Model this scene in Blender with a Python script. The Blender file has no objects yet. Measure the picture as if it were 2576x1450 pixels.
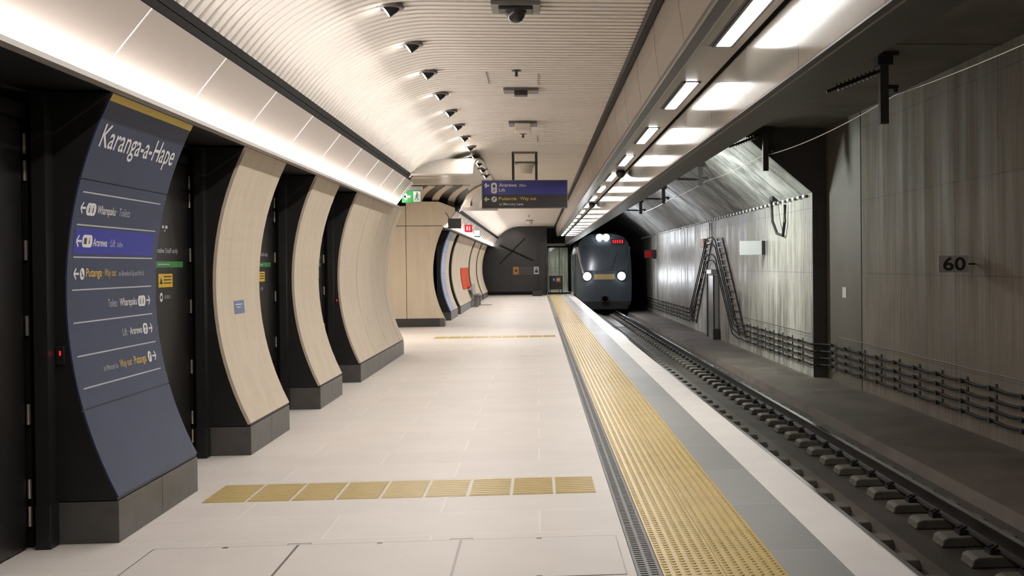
import bpy, math, random
from mathutils import Vector, Matrix
random.seed(7)
SC = bpy.context.scene
COL = SC.collection
PI = math.pi

# ------------------------------------------------------------------ materials
def base_mat(name):
    m = bpy.data.materials.new(name); m.use_nodes = True
    nt = m.node_tree; b = nt.nodes.get('Principled BSDF')
    return m, nt, b

def mat(name, col, rough=0.5, metal=0.0, spec=0.5, var=0.0, vscale=(3, 3, 3), bump=0.0, bscale=40.0, detail=6.0, rvar=0.0, aniso=0.0):
    m, nt, b = base_mat(name)
    b.inputs['Base Color'].default_value = (*col, 1)
    b.inputs['Roughness'].default_value = rough
    b.inputs['Metallic'].default_value = metal
    b.inputs['Specular IOR Level'].default_value = spec
    if aniso: b.inputs['Anisotropic'].default_value = aniso
    if var or bump or rvar:
        tc = nt.nodes.new('ShaderNodeTexCoord'); mp = nt.nodes.new('ShaderNodeMapping')
        mp.inputs['Scale'].default_value = vscale
        nt.links.new(tc.outputs['Object'], mp.inputs['Vector'])
        nz = nt.nodes.new('ShaderNodeTexNoise'); nz.inputs['Scale'].default_value = 1.0; nz.inputs['Detail'].default_value = detail
        nt.links.new(mp.outputs['Vector'], nz.inputs['Vector'])
        if var:
            rp = nt.nodes.new('ShaderNodeValToRGB')
            rp.color_ramp.elements[0].position = 0.3; rp.color_ramp.elements[1].position = 0.7
            rp.color_ramp.elements[0].color = (*[max(0, c * (1 - var)) for c in col], 1)
            rp.color_ramp.elements[1].color = (*[min(1, c * (1 + var)) for c in col], 1)
            nt.links.new(nz.outputs['Fac'], rp.inputs['Fac']); nt.links.new(rp.outputs['Color'], b.inputs['Base Color'])
        if rvar:
            mr = nt.nodes.new('ShaderNodeMapRange')
            mr.inputs['From Min'].default_value = 0.3; mr.inputs['From Max'].default_value = 0.7
            mr.inputs['To Min'].default_value = rough - rvar; mr.inputs['To Max'].default_value = rough + rvar
            nt.links.new(nz.outputs['Fac'], mr.inputs['Value']); nt.links.new(mr.outputs['Result'], b.inputs['Roughness'])
        if bump:
            n2 = nt.nodes.new('ShaderNodeTexNoise'); n2.inputs['Scale'].default_value = bscale; n2.inputs['Detail'].default_value = 4
            nt.links.new(tc.outputs['Object'], n2.inputs['Vector'])
            bp = nt.nodes.new('ShaderNodeBump'); bp.inputs['Strength'].default_value = bump; bp.inputs['Distance'].default_value = 0.02
            nt.links.new(n2.outputs['Fac'], bp.inputs['Height']); nt.links.new(bp.outputs['Normal'], b.inputs['Normal'])
    return m

def emit(name, col, strength):
    m = bpy.data.materials.new(name); m.use_nodes = True
    nt = m.node_tree; nt.nodes.clear()
    e = nt.nodes.new('ShaderNodeEmission'); o = nt.nodes.new('ShaderNodeOutputMaterial')
    e.inputs['Color'].default_value = (*col, 1); e.inputs['Strength'].default_value = strength
    nt.links.new(e.outputs[0], o.inputs['Surface'])
    return m

def floor_mat(name, col, mortar, bw, bh, off=0.5, rough=0.42, msize=0.003, loc=(0, 0, 0), var=0.03):
    m, nt, b = base_mat(name)
    tc = nt.nodes.new('ShaderNodeTexCoord'); mp = nt.nodes.new('ShaderNodeMapping')
    mp.inputs['Location'].default_value = loc
    nt.links.new(tc.outputs['Object'], mp.inputs['Vector'])
    br = nt.nodes.new('ShaderNodeTexBrick'); br.offset = off
    br.inputs['Scale'].default_value = 1.0
    br.inputs['Brick Width'].default_value = bw; br.inputs['Row Height'].default_value = bh
    br.inputs['Mortar Size'].default_value = msize; br.inputs['Mortar Smooth'].default_value = 0.2
    br.inputs['Color1'].default_value = (*[c * (1 - var) for c in col], 1)
    br.inputs['Color2'].default_value = (*[c * (1 + var) for c in col], 1)
    br.inputs['Mortar'].default_value = (*mortar, 1)
    nt.links.new(mp.outputs['Vector'], br.inputs['Vector'])
    nz = nt.nodes.new('ShaderNodeTexNoise'); nz.inputs['Scale'].default_value = 2.5; nz.inputs['Detail'].default_value = 8
    nt.links.new(tc.outputs['Object'], nz.inputs['Vector'])
    mr = nt.nodes.new('ShaderNodeMapRange'); mr.inputs['To Min'].default_value = 0.92; mr.inputs['To Max'].default_value = 1.06
    nt.links.new(nz.outputs['Fac'], mr.inputs['Value'])
    mx = nt.nodes.new('ShaderNodeMix'); mx.data_type = 'RGBA'; mx.blend_type = 'MULTIPLY'; mx.inputs['Factor'].default_value = 1
    nt.links.new(br.outputs['Color'], mx.inputs['A']); nt.links.new(mr.outputs['Result'], mx.inputs['B'])
    nt.links.new(mx.outputs['Result'], b.inputs['Base Color'])
    b.inputs['Roughness'].default_value = rough
    return m

def concrete(name, dark, light, rough=0.5, streak=True, seams=False, bmp=.2, lo=.47, hi=.69):
    """Board-marked, water-streaked concrete: pale and dark vertical runs, pour lines and pores."""
    m, nt, b = base_mat(name)
    L = nt.links.new
    tc = nt.nodes.new('ShaderNodeTexCoord')
    def noise(scale, detail=5, rgh=0.6):
        mp = nt.nodes.new('ShaderNodeMapping'); mp.inputs['Scale'].default_value = scale
        L(tc.outputs['Object'], mp.inputs['Vector'])
        n = nt.nodes.new('ShaderNodeTexNoise'); n.inputs['Scale'].default_value = 1; n.inputs['Detail'].default_value = detail; n.inputs['Roughness'].default_value = rgh
        L(mp.outputs['Vector'], n.inputs['Vector']); return n
    n1 = noise((2.4, 2.4, 0.10) if streak else (0.8, 0.8, 0.8)); n2 = noise((14, 14, 0.9) if streak else (1.6, 1.6, 1.6), 6); n3 = noise((0.5, 0.5, 0.6), 4)
    a = nt.nodes.new('ShaderNodeMath'); a.operation = 'MULTIPLY_ADD'; a.inputs[1].default_value = 0.30
    L(n1.outputs['Fac'], a.inputs[0])
    c = nt.nodes.new('ShaderNodeMath'); c.operation = 'MULTIPLY'; c.inputs[1].default_value = 0.52
    L(n2.outputs['Fac'], c.inputs[0]); L(c.outputs[0], a.inputs[2])
    d = nt.nodes.new('ShaderNodeMath'); d.operation = 'MULTIPLY_ADD'; d.inputs[1].default_value = 0.33
    L(n3.outputs['Fac'], d.inputs[0]); L(a.outputs[0], d.inputs[2])
    rp = nt.nodes.new('ShaderNodeValToRGB')
    rp.color_ramp.elements[0].position = lo; rp.color_ramp.elements[1].position = hi
    rp.color_ramp.elements[0].color = (*dark, 1); rp.color_ramp.elements[1].color = (*light, 1)
    L(d.outputs[0], rp.inputs['Fac'])
    sx = nt.nodes.new('ShaderNodeSeparateXYZ'); L(tc.outputs['Object'], sx.inputs[0])
    out = rp.outputs['Color']
    if streak or seams:
        for ax, per, wid, k in (((1, 1.22, 0.012, 0.62), (2, 1.3, 0.012, 0.75)) if streak else ((1, 1.5, .05, .6),)):   # panel joints along the wall, pour lines up it
            md = nt.nodes.new('ShaderNodeMath'); md.operation = 'PINGPONG'; md.inputs[1].default_value = per / 2
            L(sx.outputs[ax], md.inputs[0])
            lt = nt.nodes.new('ShaderNodeMath'); lt.operation = 'LESS_THAN'; lt.inputs[1].default_value = wid
            L(md.outputs[0], lt.inputs[0])
            mx = nt.nodes.new('ShaderNodeMix'); mx.data_type = 'RGBA'; mx.blend_type = 'MULTIPLY'
            L(lt.outputs[0], mx.inputs['Factor']); L(out, mx.inputs['A']); mx.inputs['B'].default_value = (k, k, k, 1)
            out = mx.outputs['Result']
    L(out, b.inputs['Base Color'])
    mr = nt.nodes.new('ShaderNodeMapRange'); mr.inputs['From Min'].default_value = 0.4; mr.inputs['From Max'].default_value = 0.7
    mr.inputs['To Min'].default_value = rough - 0.12; mr.inputs['To Max'].default_value = rough + 0.15
    L(n1.outputs['Fac'], mr.inputs['Value']); L(mr.outputs['Result'], b.inputs['Roughness'])
    bp = nt.nodes.new('ShaderNodeBump'); bp.inputs['Strength'].default_value = bmp; bp.inputs['Distance'].default_value = 0.02
    L(n2.outputs['Fac'], bp.inputs['Height']); L(bp.outputs['Normal'], b.inputs['Normal'])
    return m

M = dict(
    floor=floor_mat('pale_stone_paving', (.68, .635, .59), (.80, .76, .71), 1.2, 0.6, rough=0.5, msize=.004),
    lid=floor_mat('paved_cover', (.68, .635, .59), (.68, .635, .59), 3, 3, rough=0.5),
    greyband=floor_mat('grey_paver', (.29, .29, .285), (.42, .42, .41), 3, 1.2, off=0, rough=0.36, var=.12, msize=.006),
    edge=mat('white_coping', (.83, .80, .765), 0.38, var=.04, vscale=(2, 2, 2)),
    yellow=mat('yellow_tactile', (.55, .40, .115), 0.33, var=.08, vscale=(4, 4, 4)),
    tactile=mat('brass_tactile', (.50, .385, .155), 0.36, var=.06, vscale=(9, 9, 9)),
    drain=mat('drain_metal', (.15, .145, .14), 0.5, metal=.3),
    draindark=mat('drain_shadow', (.09, .085, .08), 0.7),
    cream=mat('cream_cladding', (.60, .52, .41), 0.62, spec=.2, var=.06, vscale=(9, 9, 1.1)),
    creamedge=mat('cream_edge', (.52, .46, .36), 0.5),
    navy=mat('navy_panel', (.034, .044, .088), 0.48, spec=.25, var=.08, vscale=(3, 3, 3)),
    violet=mat('violet_band', (.035, .04, .30), 0.5, spec=.2),
    gold=mat('gold_band', (.88, .64, .10), 0.45),
    white=mat('white_print', (.68, .68, .68), 0.5),
    goldprint=mat('gold_print', (.62, .42, .07), 0.5),
    greyprint=mat('grey_print', (.42, .43, .47), 0.5),
    black=mat('black_metal', (.012, .0115, .011), 0.42, var=.2, vscale=(2, 2, 2)),
    blackgloss=mat('black_gloss', (.034, .034, .035), 0.25, spec=.5),
    doorblack=mat('door_black', (.014, .013, .0125), 0.36),
    plinth=mat('dark_stone_plinth', (.09, .084, .078), 0.42, var=.15, vscale=(8, 8, 8)),
    steel=mat('brushed_steel', (.55, .53, .50), 0.3, metal=1),
    hinge=mat('hinge_steel', (.62, .56, .48), 0.32, metal=.8),
    cove=mat('cove_metal', (.46, .415, .38), 0.34, metal=.25, spec=.5),
    covestrip=mat('cove_joint', (.88, .86, .83), 0.4),
    lip=mat('cove_lip', (.42, .39, .36), 0.45),
    trim=mat('dark_trim', (.010, .010, .010), 0.6, spec=.2),
    slat=mat('slat_white', (.80, .755, .70), 0.5),
    slatback=mat('slat_backing', (.40, .37, .33), 0.7),
    passage=mat('satin_vault', (.40, .375, .335), 0.3, metal=.4),
    fascia=mat('beige_fascia', (.34, .30, .26), 0.42, metal=.2),
    gutter=mat('gutter_grey', (.055, .055, .052), 0.3, metal=.6),
    soffit=mat('soffit_metal', (.25, .235, .20), 0.32, metal=.7),
    glossy=mat('polished_panel', (.50, .475, .43), 0.13, metal=.92, aniso=.5),
    beam=mat('painted_beam', (.07, .066, .064), 0.42, var=.1, vscale=(2, 1, 2)),
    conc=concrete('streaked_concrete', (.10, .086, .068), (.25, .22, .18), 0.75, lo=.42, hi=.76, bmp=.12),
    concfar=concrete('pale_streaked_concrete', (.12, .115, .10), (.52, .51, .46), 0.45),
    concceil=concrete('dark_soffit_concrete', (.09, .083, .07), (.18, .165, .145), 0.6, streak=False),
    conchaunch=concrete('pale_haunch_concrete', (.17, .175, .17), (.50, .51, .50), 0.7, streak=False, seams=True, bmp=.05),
    slab=concrete('track_slab_concrete', (.045, .038, .032), (.085, .073, .064), 0.6, streak=False),
    walk=concrete('walkway_concrete', (.10, .082, .07), (.155, .13, .112), 0.6, streak=False),
    block=mat('sleeper_concrete', (.15, .138, .118), 0.6, var=.2, vscale=(5, 5, 5), bump=.3),
    clip=mat('rail_clip', (.02, .02, .02), 0.5),
    rail=mat('rail_steel', (.06, .05, .045), 0.35, metal=.8),
    railhead=mat('rail_head', (.55, .55, .57), 0.16, metal=1),
    cable=mat('cable_black', (.012, .012, .013), 0.7, spec=.2),
    post=mat('post_paint', (.045, .042, .038), 0.5),
    bracket=mat('bracket_black', (.02, .02, .02), 0.45),
    galv=mat('galvanised', (.42, .42, .43), 0.35, metal=.9),
    insul=mat('insulator', (.03, .028, .03), 0.25),
    wire=mat('bright_wire', (.62, .61, .58), 0.3, metal=.7),
    platesign=mat('grey_plate', (.42, .40, .39), 0.4),
    whitesign=mat('white_plate', (.62, .63, .66), 0.35),
    green=mat('exit_green', (.01, .27, .055), 0.4),
    doorgreen=mat('door_green', (.03, .20, .05), 0.45),
    signyellow=mat('warning_yellow', (.62, .40, .02), 0.45),
    blueplaque=mat('blue_plaque', (.10, .14, .30), 0.4),
    charcoal=mat('charcoal', (.025, .024, .026), 0.4),
    bluesign=mat('blue_sign', (.035, .04, .25), 0.35),
    orange=mat('orange_panel', (.62, .06, .002), 0.7, spec=.15),
    amber=mat('amber_poster', (.62, .26, .04), 0.5),
    greywall=mat('grey_panel', (.075, .07, .068), 0.4),
    speaker=mat('speaker_white', (.66, .60, .55), 0.5),
    greymetal=mat('grey_metal', (.16, .155, .15), 0.4, metal=.4),
    bench=mat('bench_grey', (.22, .21, .195), 0.45),
    trainbody=mat('train_dark_blue', (.055, .072, .09), 0.45, spec=.5),
    trainglass=mat('windscreen', (.05, .07, .09), 0.2, spec=.8),
    trainyellow=mat('train_yellow', (.52, .40, .19), 0.4),
    trainpillar=mat('train_pillar', (.52, .43, .38), 0.4),
    under=mat('underframe', (.012, .012, .012), 0.6),
    greentunnel=concrete('green_grey_concrete', (.12, .125, .105), (.38, .39, .33), 0.5),
)
E = dict(
    cove=emit('cove_led', (1.0, .915, .86), 55),
    line=emit('linear_led', (1.0, .97, .94), 30),
    spot=emit('spot_led', (1.0, .93, .86), 30),
    tun=emit('tunnel_tube', (.93, 1.0, .93), 2),
    head=emit('headlight_glow', (.93, .97, 1.0), 25),
    red=emit('red_led', (1.0, .012, .018), 1.2),
    redsoft=emit('red_display', (1.0, .03, .045), .6),
    reddim=emit('red_signal', (1.0, .03, .04), .12),
    whitelit=emit('lit_white', (1, .95, .9), 1.6),
    lift=emit('lit_blue', (.10, .12, .55), .5),
    passage=emit('passage_panel', (1.0, .88, .74), 9),
)

# ------------------------------------------------------------------ mesh builder
class MB:
    def __init__(s): s.v = []; s.f = []
    def add(s, vs, fs):
        o = len(s.v); s.v += [tuple(p) for p in vs]; s.f += [tuple(i + o for i in f) for f in fs]; return s
    def box(s, x0, x1, y0, y1, z0, z1):
        vs = [(x, y, z) for z in (z0, z1) for y in (y0, y1) for x in (x0, x1)]
        return s.add(vs, [(0, 2, 3, 1), (4, 5, 7, 6), (0, 1, 5, 4), (2, 6, 7, 3), (0, 4, 6, 2), (1, 3, 7, 5)])
    def prism(s, poly, a0, a1, axis='y'):
        """polygon (two coords) swept along an axis: y -> (x,z), x -> (y,z), z -> (x,y)"""
        P = {'y': lambda p, a: (p[0], a, p[1]), 'x': lambda p, a: (a, p[0], p[1]), 'z': lambda p, a: (p[0], p[1], a)}[axis]
        n = len(poly)
        vs = [P(p, a0) for p in poly] + [P(p, a1) for p in poly]
        fs = [tuple(range(n))[::-1], tuple(range(n, 2 * n))] + [(i, (i + 1) % n, n + (i + 1) % n, n + i) for i in range(n)]
        return s.add(vs, fs)
    def shell(s, prof, t, a0, a1, axis='y'):
        """open profile given a thickness (2-D offset t to its left) and swept along an axis"""
        out = []
        for i, p in enumerate(prof):
            q0 = prof[max(0, i - 1)]; q1 = prof[min(len(prof) - 1, i + 1)]
            dx, dz = q1[0] - q0[0], q1[1] - q0[1]; l = math.hypot(dx, dz) or 1
            out.append((p[0] - dz / l * t, p[1] + dx / l * t))
        P = {'y': lambda p, a: (p[0], a, p[1]), 'x': lambda p, a: (a, p[0], p[1])}[axis]
        n = len(prof)
        vs = [P(p, a0) for p in prof] + [P(p, a1) for p in prof] + [P(p, a0) for p in out] + [P(p, a1) for p in out]
        fs = []
        for i in range(n - 1):
            fs += [(i, i + 1, n + i + 1, n + i), (2 * n + i, 3 * n + i, 3 * n + i + 1, 2 * n + i + 1),
                   (i, 2 * n + i, 2 * n + i + 1, i + 1), (n + i, n + i + 1, 3 * n + i + 1, 3 * n + i)]
        fs += [(0, n, 3 * n, 2 * n), (n - 1, 3 * n - 1, 4 * n - 1, 2 * n - 1)]
        return s.add(vs, fs)
    def tube(s, pts, r, n=8, cap=True):
        pts = [Vector(p) for p in pts]; rings = []
        for i, p in enumerate(pts):
            d = (pts[min(i + 1, len(pts) - 1)] - pts[max(i - 1, 0)])
            d = d.normalized() if d.length > 1e-9 else Vector((0, 0, 1))
            up = Vector((0, 0, 1)) if abs(d.z) < .95 else Vector((1, 0, 0))
            a = d.cross(up).normalized(); b = a.cross(d)
            rr = r[i] if isinstance(r, (list, tuple)) else r
            rings.append([p + a * rr * math.cos(2 * PI * k / n) + b * rr * math.sin(2 * PI * k / n) for k in range(n)])
        vs = [v for R_ in rings for v in R_]; fs = []
        for i in range(len(pts) - 1):
            for k in range(n):
                fs.append((i * n + k, i * n + (k + 1) % n, (i + 1) * n + (k + 1) % n, (i + 1) * n + k))
        if cap: fs += [tuple(range(n))[::-1], tuple(range((len(pts) - 1) * n, len(pts) * n))]
        return s.add(vs, fs)
    def lathe(s, c, prof, n=24, axis=(0, 0, 1)):
        return s.tube_prof(Vector(c), Vector(axis).normalized(), prof, n)
    def tube_prof(s, c, d, prof, n):
        up = Vector((0, 0, 1)) if abs(d.z) < .95 else Vector((1, 0, 0))
        a = d.cross(up).normalized(); b = a.cross(d)
        vs = []
        for r, h in prof:
            vs += [c + d * h + a * r * math.cos(2 * PI * k / n) + b * r * math.sin(2 * PI * k / n) for k in range(n)]
        fs = []
        for i in range(len(prof) - 1):
            for k in range(n):
                fs.append((i * n + k, i * n + (k + 1) % n, (i + 1) * n + (k + 1) % n, (i + 1) * n + k))
        fs += [tuple(range(n))[::-1], tuple(range((len(prof) - 1) * n, len(prof) * n))]
        return s.add(vs, fs)
    def obar(s, p0, p1, w, h):
        """rectangular bar between two points"""
        p0, p1 = Vector(p0), Vector(p1); d = (p1 - p0).normalized()
        up = Vector((0, 0, 1)) if abs(d.z) < .95 else Vector((0, 1, 0))
        a = d.cross(up).normalized() * w / 2; b = a.cross(d).normalized() * h / 2
        vs = [p + a * i + b * j for p in (p0, p1) for i, j in ((-1, -1), (1, -1), (1, 1), (-1, 1))]
        return s.add(vs, [(3, 2, 1, 0), (4, 5, 6, 7), (0, 1, 5, 4), (1, 2, 6, 5), (2, 3, 7, 6), (3, 0, 4, 7)])
    def build(s, name, m, parent=None, smooth=False, bevel=0):
        me = bpy.data.meshes.new(name); me.from_pydata(s.v, [], s.f); me.update()
        import bmesh
        bm = bmesh.new(); bm.from_mesh(me); bmesh.ops.recalc_face_normals(bm, faces=bm.faces); bm.to_mesh(me); bm.free()
        me.materials.append(m)
        o = bpy.data.objects.new(name, me); COL.objects.link(o)
        if parent is not None: o.parent = parent
        if smooth:
            for p in me.polygons: p.use_smooth = True
            md = o.modifiers.new('es', 'EDGE_SPLIT'); md.split_angle = math.radians(40)
        if bevel:
            b = o.modifiers.new('bev', 'BEVEL'); b.width = bevel; b.segments = 2; b.limit_method = 'ANGLE'
        return o

def thing(name, label, cat, loc=(0, 0, 0), group=None, rz=0):
    o = bpy.data.objects.new(name, None); COL.objects.link(o); o.empty_display_size = .1
    o.location = loc; o.rotation_euler = (0, 0, rz)
    o['label'] = label; o['category'] = cat
    o['kind'] = 'thing'
    if group: o['group'] = group
    return o
def tag(o, label, cat, group=None, kind=None):
    o['label'] = label; o['category'] = cat
    if group: o['group'] = group
    o['kind'] = kind or 'thing'
    return o
def struct(mb, name, m, parent=None, **k):
    o = mb.build(name, m, parent, **k)
    if parent is None: o['kind'] = 'structure'
    return o
def dup(root, loc, label, group=None):
    r = root.copy(); COL.objects.link(r); r.location = loc; r['label'] = label
    if group: r['group'] = group
    for ch in list(root.children):
        c = ch.copy(); COL.objects.link(c); c.parent = r
        for g in list(ch.children):
            d = g.copy(); COL.objects.link(d); d.parent = c
    return r
_W = 'first second third fourth fifth sixth seventh eighth ninth tenth eleventh twelfth thirteenth fourteenth fifteenth sixteenth seventeenth eighteenth nineteenth twentieth'.split()
def nth(i):
    if i < 20: return _W[i]
    n = i + 1
    return f"{n}{'th' if 10 <= n % 100 <= 20 else {1: 'st', 2: 'nd', 3: 'rd'}.get(n % 10, 'th')}"

# ------------------------------------------------------------------ flat lettering and icons
_fontcache = {}
def text_geo(s, bold=0.0):
    k = (s, bold)
    if k in _fontcache: return _fontcache[k]
    cu = bpy.data.curves.new('t', 'FONT'); cu.body = s; cu.resolution_u = 3; cu.offset = bold
    ob = bpy.data.objects.new('t', cu); COL.objects.link(ob)
    dg = bpy.context.evaluated_depsgraph_get(); dg.update()
    me = bpy.data.meshes.new_from_object(ob.evaluated_get(dg))
    vs = [(v.co.x, v.co.y) for v in me.vertices]; fs = [tuple(p.vertices) for p in me.polygons]
    bpy.data.objects.remove(ob); bpy.data.curves.remove(cu); bpy.data.meshes.remove(me)
    _fontcache[k] = (vs, fs); return vs, fs
_capH = max(y for x, y in text_geo('H')[0])
class Flat:
    """polygons drawn in a (u, v) plane and laid on a surface by a mapping"""
    def __init__(s): s.p = []; s.f = []
    def poly(s, pts):
        o = len(s.p); s.p += list(pts); s.f.append(tuple(range(o, o + len(pts)))); return s
    def rect(s, u0, u1, v0, v1): return s.poly([(u0, v0), (u1, v0), (u1, v1), (u0, v1)])
    def rrect(s, u0, u1, v0, v1, r, n=5):
        pts = []
        for cx, cy, a0 in ((u1 - r, v1 - r, 0), (u0 + r, v1 - r, 90), (u0 + r, v0 + r, 180), (u1 - r, v0 + r, 270)):
            for i in range(n + 1):
                a = math.radians(a0 + 90 * i / n); pts.append((cx + r * math.cos(a), cy + r * math.sin(a)))
        return s.poly(pts)
    def circle(s, u, v, r, n=20): return s.poly([(u + r * math.cos(2 * PI * i / n), v + r * math.sin(2 * PI * i / n)) for i in range(n)])
    def bar(s, a, b, w):
        dx, dy = b[0] - a[0], b[1] - a[1]; l = math.hypot(dx, dy); nx, ny = -dy / l * w / 2, dx / l * w / 2
        return s.poly([(a[0] + nx, a[1] + ny), (b[0] + nx, b[1] + ny), (b[0] - nx, b[1] - ny), (a[0] - nx, a[1] - ny)])
    def arrow(s, u, v, size, left=True, w=None):
        w = w or size * .17; d = -1 if left else 1; h = size / 2
        s.bar((u - h * d, v), (u + h * d * .95, v), w)
        s.bar((u + h * d, v), (u + d * h * .1, v + h * .85), w); s.bar((u + h * d, v), (u + d * h * .1, v - h * .85), w)
        return s
    def text(s, t, u0, u1, v, cap, bold=0.0):
        vs, fs = text_geo(t, bold)
        x0 = min(p[0] for p in vs); x1 = max(p[0] for p in vs); k = cap / _capH; kx = (u1 - u0) / (x1 - x0)
        o = len(s.p); s.p += [(u0 + (x - x0) * kx, v + y * k) for x, y in vs]; s.f += [tuple(i + o for i in f) for f in fs]
        return s
    def text_nat(s, t, u0, v, cap, bold=0.0, right=False, squash=1.0):
        vs, fs = text_geo(t, bold); x0 = min(p[0] for p in vs); x1 = max(p[0] for p in vs); w = (x1 - x0) * cap / _capH * squash
        return s.text(t, u0 - w, u0, v, cap, bold) if right else s.text(t, u0, u0 + w, v, cap, bold)
    def build(s, name, m, parent, mp):
        me = bpy.data.meshes.new(name); me.from_pydata([mp(u, v) for u, v in s.p], [], s.f); me.update(); me.materials.append(m)
        o = bpy.data.objects.new(name, me); COL.objects.link(o); o.parent = parent
        return o

# ------------------------------------------------------------------ camera
CF = 2950.0; W_, H_ = 2576, 1450
psi = math.atan(265 / CF); th = 0.0112; rl = 0.0099
F = Vector((math.sin(psi) * math.cos(th), math.cos(psi) * math.cos(th), -math.sin(th)))
Rw = F.cross(Vector((0, 0, 1))).normalized(); Uw = Rw.cross(F)
R = Rw * math.cos(rl) - Uw * math.sin(rl); U = Uw * math.cos(rl) + Rw * math.sin(rl)
d_ = Vector((0, 1, 0))
px0 = 1351 - CF * d_.dot(R) / d_.dot(F); py0 = 668 + CF * d_.dot(U) / d_.dot(F)
cam = bpy.data.cameras.new('camera'); co = bpy.data.objects.new('camera', cam); COL.objects.link(co)
cam.sensor_fit = 'HORIZONTAL'; cam.sensor_width = 36; cam.lens = CF / W_ * 36
cam.shift_x = (W_ / 2 - px0) / W_; cam.shift_y = (py0 - H_ / 2) / W_
cam.clip_end = 300
co.matrix_world = Matrix(((R.x, U.x, -F.x, 0), (R.y, U.y, -F.y, 0), (R.z, U.z, -F.z, 1.5), (0, 0, 0, 1)))
SC.camera = co

# ------------------------------------------------------------------ the platform floor
YN, YE = 0.6, 61.5
PASS0, PASS1 = 20.5, 29.5
b = MB(); b.box(-2.8, .465, YN, YE, -.3, 0); b.box(-7.0, -2.8, PASS0, PASS1, -.3, 0)
struct(b, 'floor', M['floor'])
b = MB(); b.box(1.19, 1.50, YN, YE, -.3, 0); struct(b, 'trim_1', M['greyband'])
b = MB(); b.prism([(1.50, -.3), (1.50, 0), (1.785, 0), (1.80, -.004), (1.808, -.02), (1.808, -.3)], YN, YE); struct(b, 'trim_2', M['edge'])
b = MB(); b.box(.465, 1.19, YN, YE, -.3, -.006); b.box(.46, 1.66, YN, YE, -1.0, -.3); struct(b, 'wall_platform', M['beam'])

# slotted drain
dr = thing('drain_channel', 'long grey slotted drain channel between the pale paving and the yellow tactile strip', 'drain', (.465, 0, 0))
b = MB(); b.box(.003, .122, YN, YE, -.005, -.002); b.build('channel_bed', M['draindark'], dr)
b = MB()
for x0, x1 in ((.003, .018), (.054, .071), (.107, .122)): b.box(x0, x1, YN, YE, -.002, .002)
y = 4.6
while y < 34:
    b.box(.018, .054, y, y + .022, -.002, .0015); b.box(.071, .107, y + .02, y + .042, -.002, .0015); y += .042
b.box(.018, .107, 34, YE, -.002, .0015)
b.build('grate', M['drain'], dr)

# tactile warning strip: two rows of 300 mm pavers with six rows of domes each
ts = thing('tactile_warning_strip', 'wide yellow tactile paving strip of raised dots running along the platform edge', 'tactile paving', (.59, 0, 0))
b = MB(); b.box(.002, .2985, YN, YE, -.005, .001); b.box(.3015, .598, YN, YE, -.005, .001); b.build('paver', M['yellow'], ts)
b = MB(); n = 0
y = 4.9
while y < 60:
    for i in range(12):
        x = .028 + i * .0488 + (.003 if i > 5 else -.003)
        r1, r2, h = .0165, .0105, .0062
        seg = 8 if y < 14 else 5
        if y < 30:
            vs = [(x + r1 * math.cos(2 * PI * k / seg + .4), y + r1 * math.sin(2 * PI * k / seg + .4), .001) for k in range(seg)] + \
                 [(x + r2 * math.cos(2 * PI * k / seg + .4), y + r2 * math.sin(2 * PI * k / seg + .4), h) for k in range(seg)]
            b.add(vs, [tuple(range(seg, 2 * seg))] + [(k, (k + 1) % seg, seg + (k + 1) % seg, seg + k) for k in range(seg)])
        else:
            b.box(x - .013, x + .013, y - .013, y + .013, .0005, h - .001)
    y += .05 if y < 30 else .1
o = b.build('raised_dots', M['yellow'], ts); o['kind'] = 'stuff'

# directional tactile tiles across the platform
def tile_mesh():
    t = thing('tactile_tile', 'x', 'tactile tile', (0, 0, 0), 'directional tactile tiles')
    b = MB(); b.box(.006, .272, .0, .60, 0, .0025); b.build('base_plate', M['tactile'], t)
    b = MB()
    for k in range(9):
        yy = .018 + k * .064
        b.prism([(yy, .0025), (yy + .008, .007), (yy + .030, .007), (yy + .038, .0025)], .012, .266, 'x')
    b.build('raised_bar', M['tactile'], t); return t
t0 = tile_mesh(); first = True
for row, (yr, where) in enumerate(((7.70, 'nearer'), (24.55, 'far'))):
    for k in range(9):
        pos = (-2.16 + k * .2825, yr, 0)
        lab = f"brass coloured directional tactile tile, {nth(k)} from the left wall in the {where} cross row"
        if first: t0.location = pos; t0['label'] = lab; t0['group'] = 'directional tiles in the nearer cross row'; first = False
        else: dup(t0, pos, lab, f'directional tiles in the {where} cross row')

# floor access covers near the camera
for k, (x0, x1, nm) in enumerate(((-2.06, -1.30, 'left'), (-1.30, -.43, 'middle'), (-.43, .42, 'right'))):
    t = thing('access_cover', f'pale floor access cover, {nm} one of the three nearest the camera', 'floor hatch', (x0, 5.64, 0), 'floor access covers')
    w = x1 - x0; g = .007
    b = MB(); b.box(0, w, 0, g, 0, .002); b.box(0, w, .825 - g, .825, 0, .002); b.box(0, g, g, .825 - g, 0, .002); b.box(w - g, w, g, .825 - g, 0, .002); b.build('frame', M['greymetal'], t)
    b = MB(); b.box(g, w - g, g, .825 - g, 0, .0025); b.build('lid', M['lid'], t)
    for yy in (.800, .012):
        b = MB(); b.box(w / 2 - .014, w / 2 + .014, yy - .012, yy + .018, .0024, .0035); b.build('lifting_point', M['greymetal'], t)
    if k < 2:
        b = MB()
        for a0, a1, c0, c1 in ((w - .06, w + .06, .855, .858), (w - .062, w - .058, .826, .858), (w + .058, w + .062, .826, .858)): b.box(a0, a1, c0, c1, 0, .0015)
        b.build('corner_joint', M['greymetal'], t)

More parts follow.
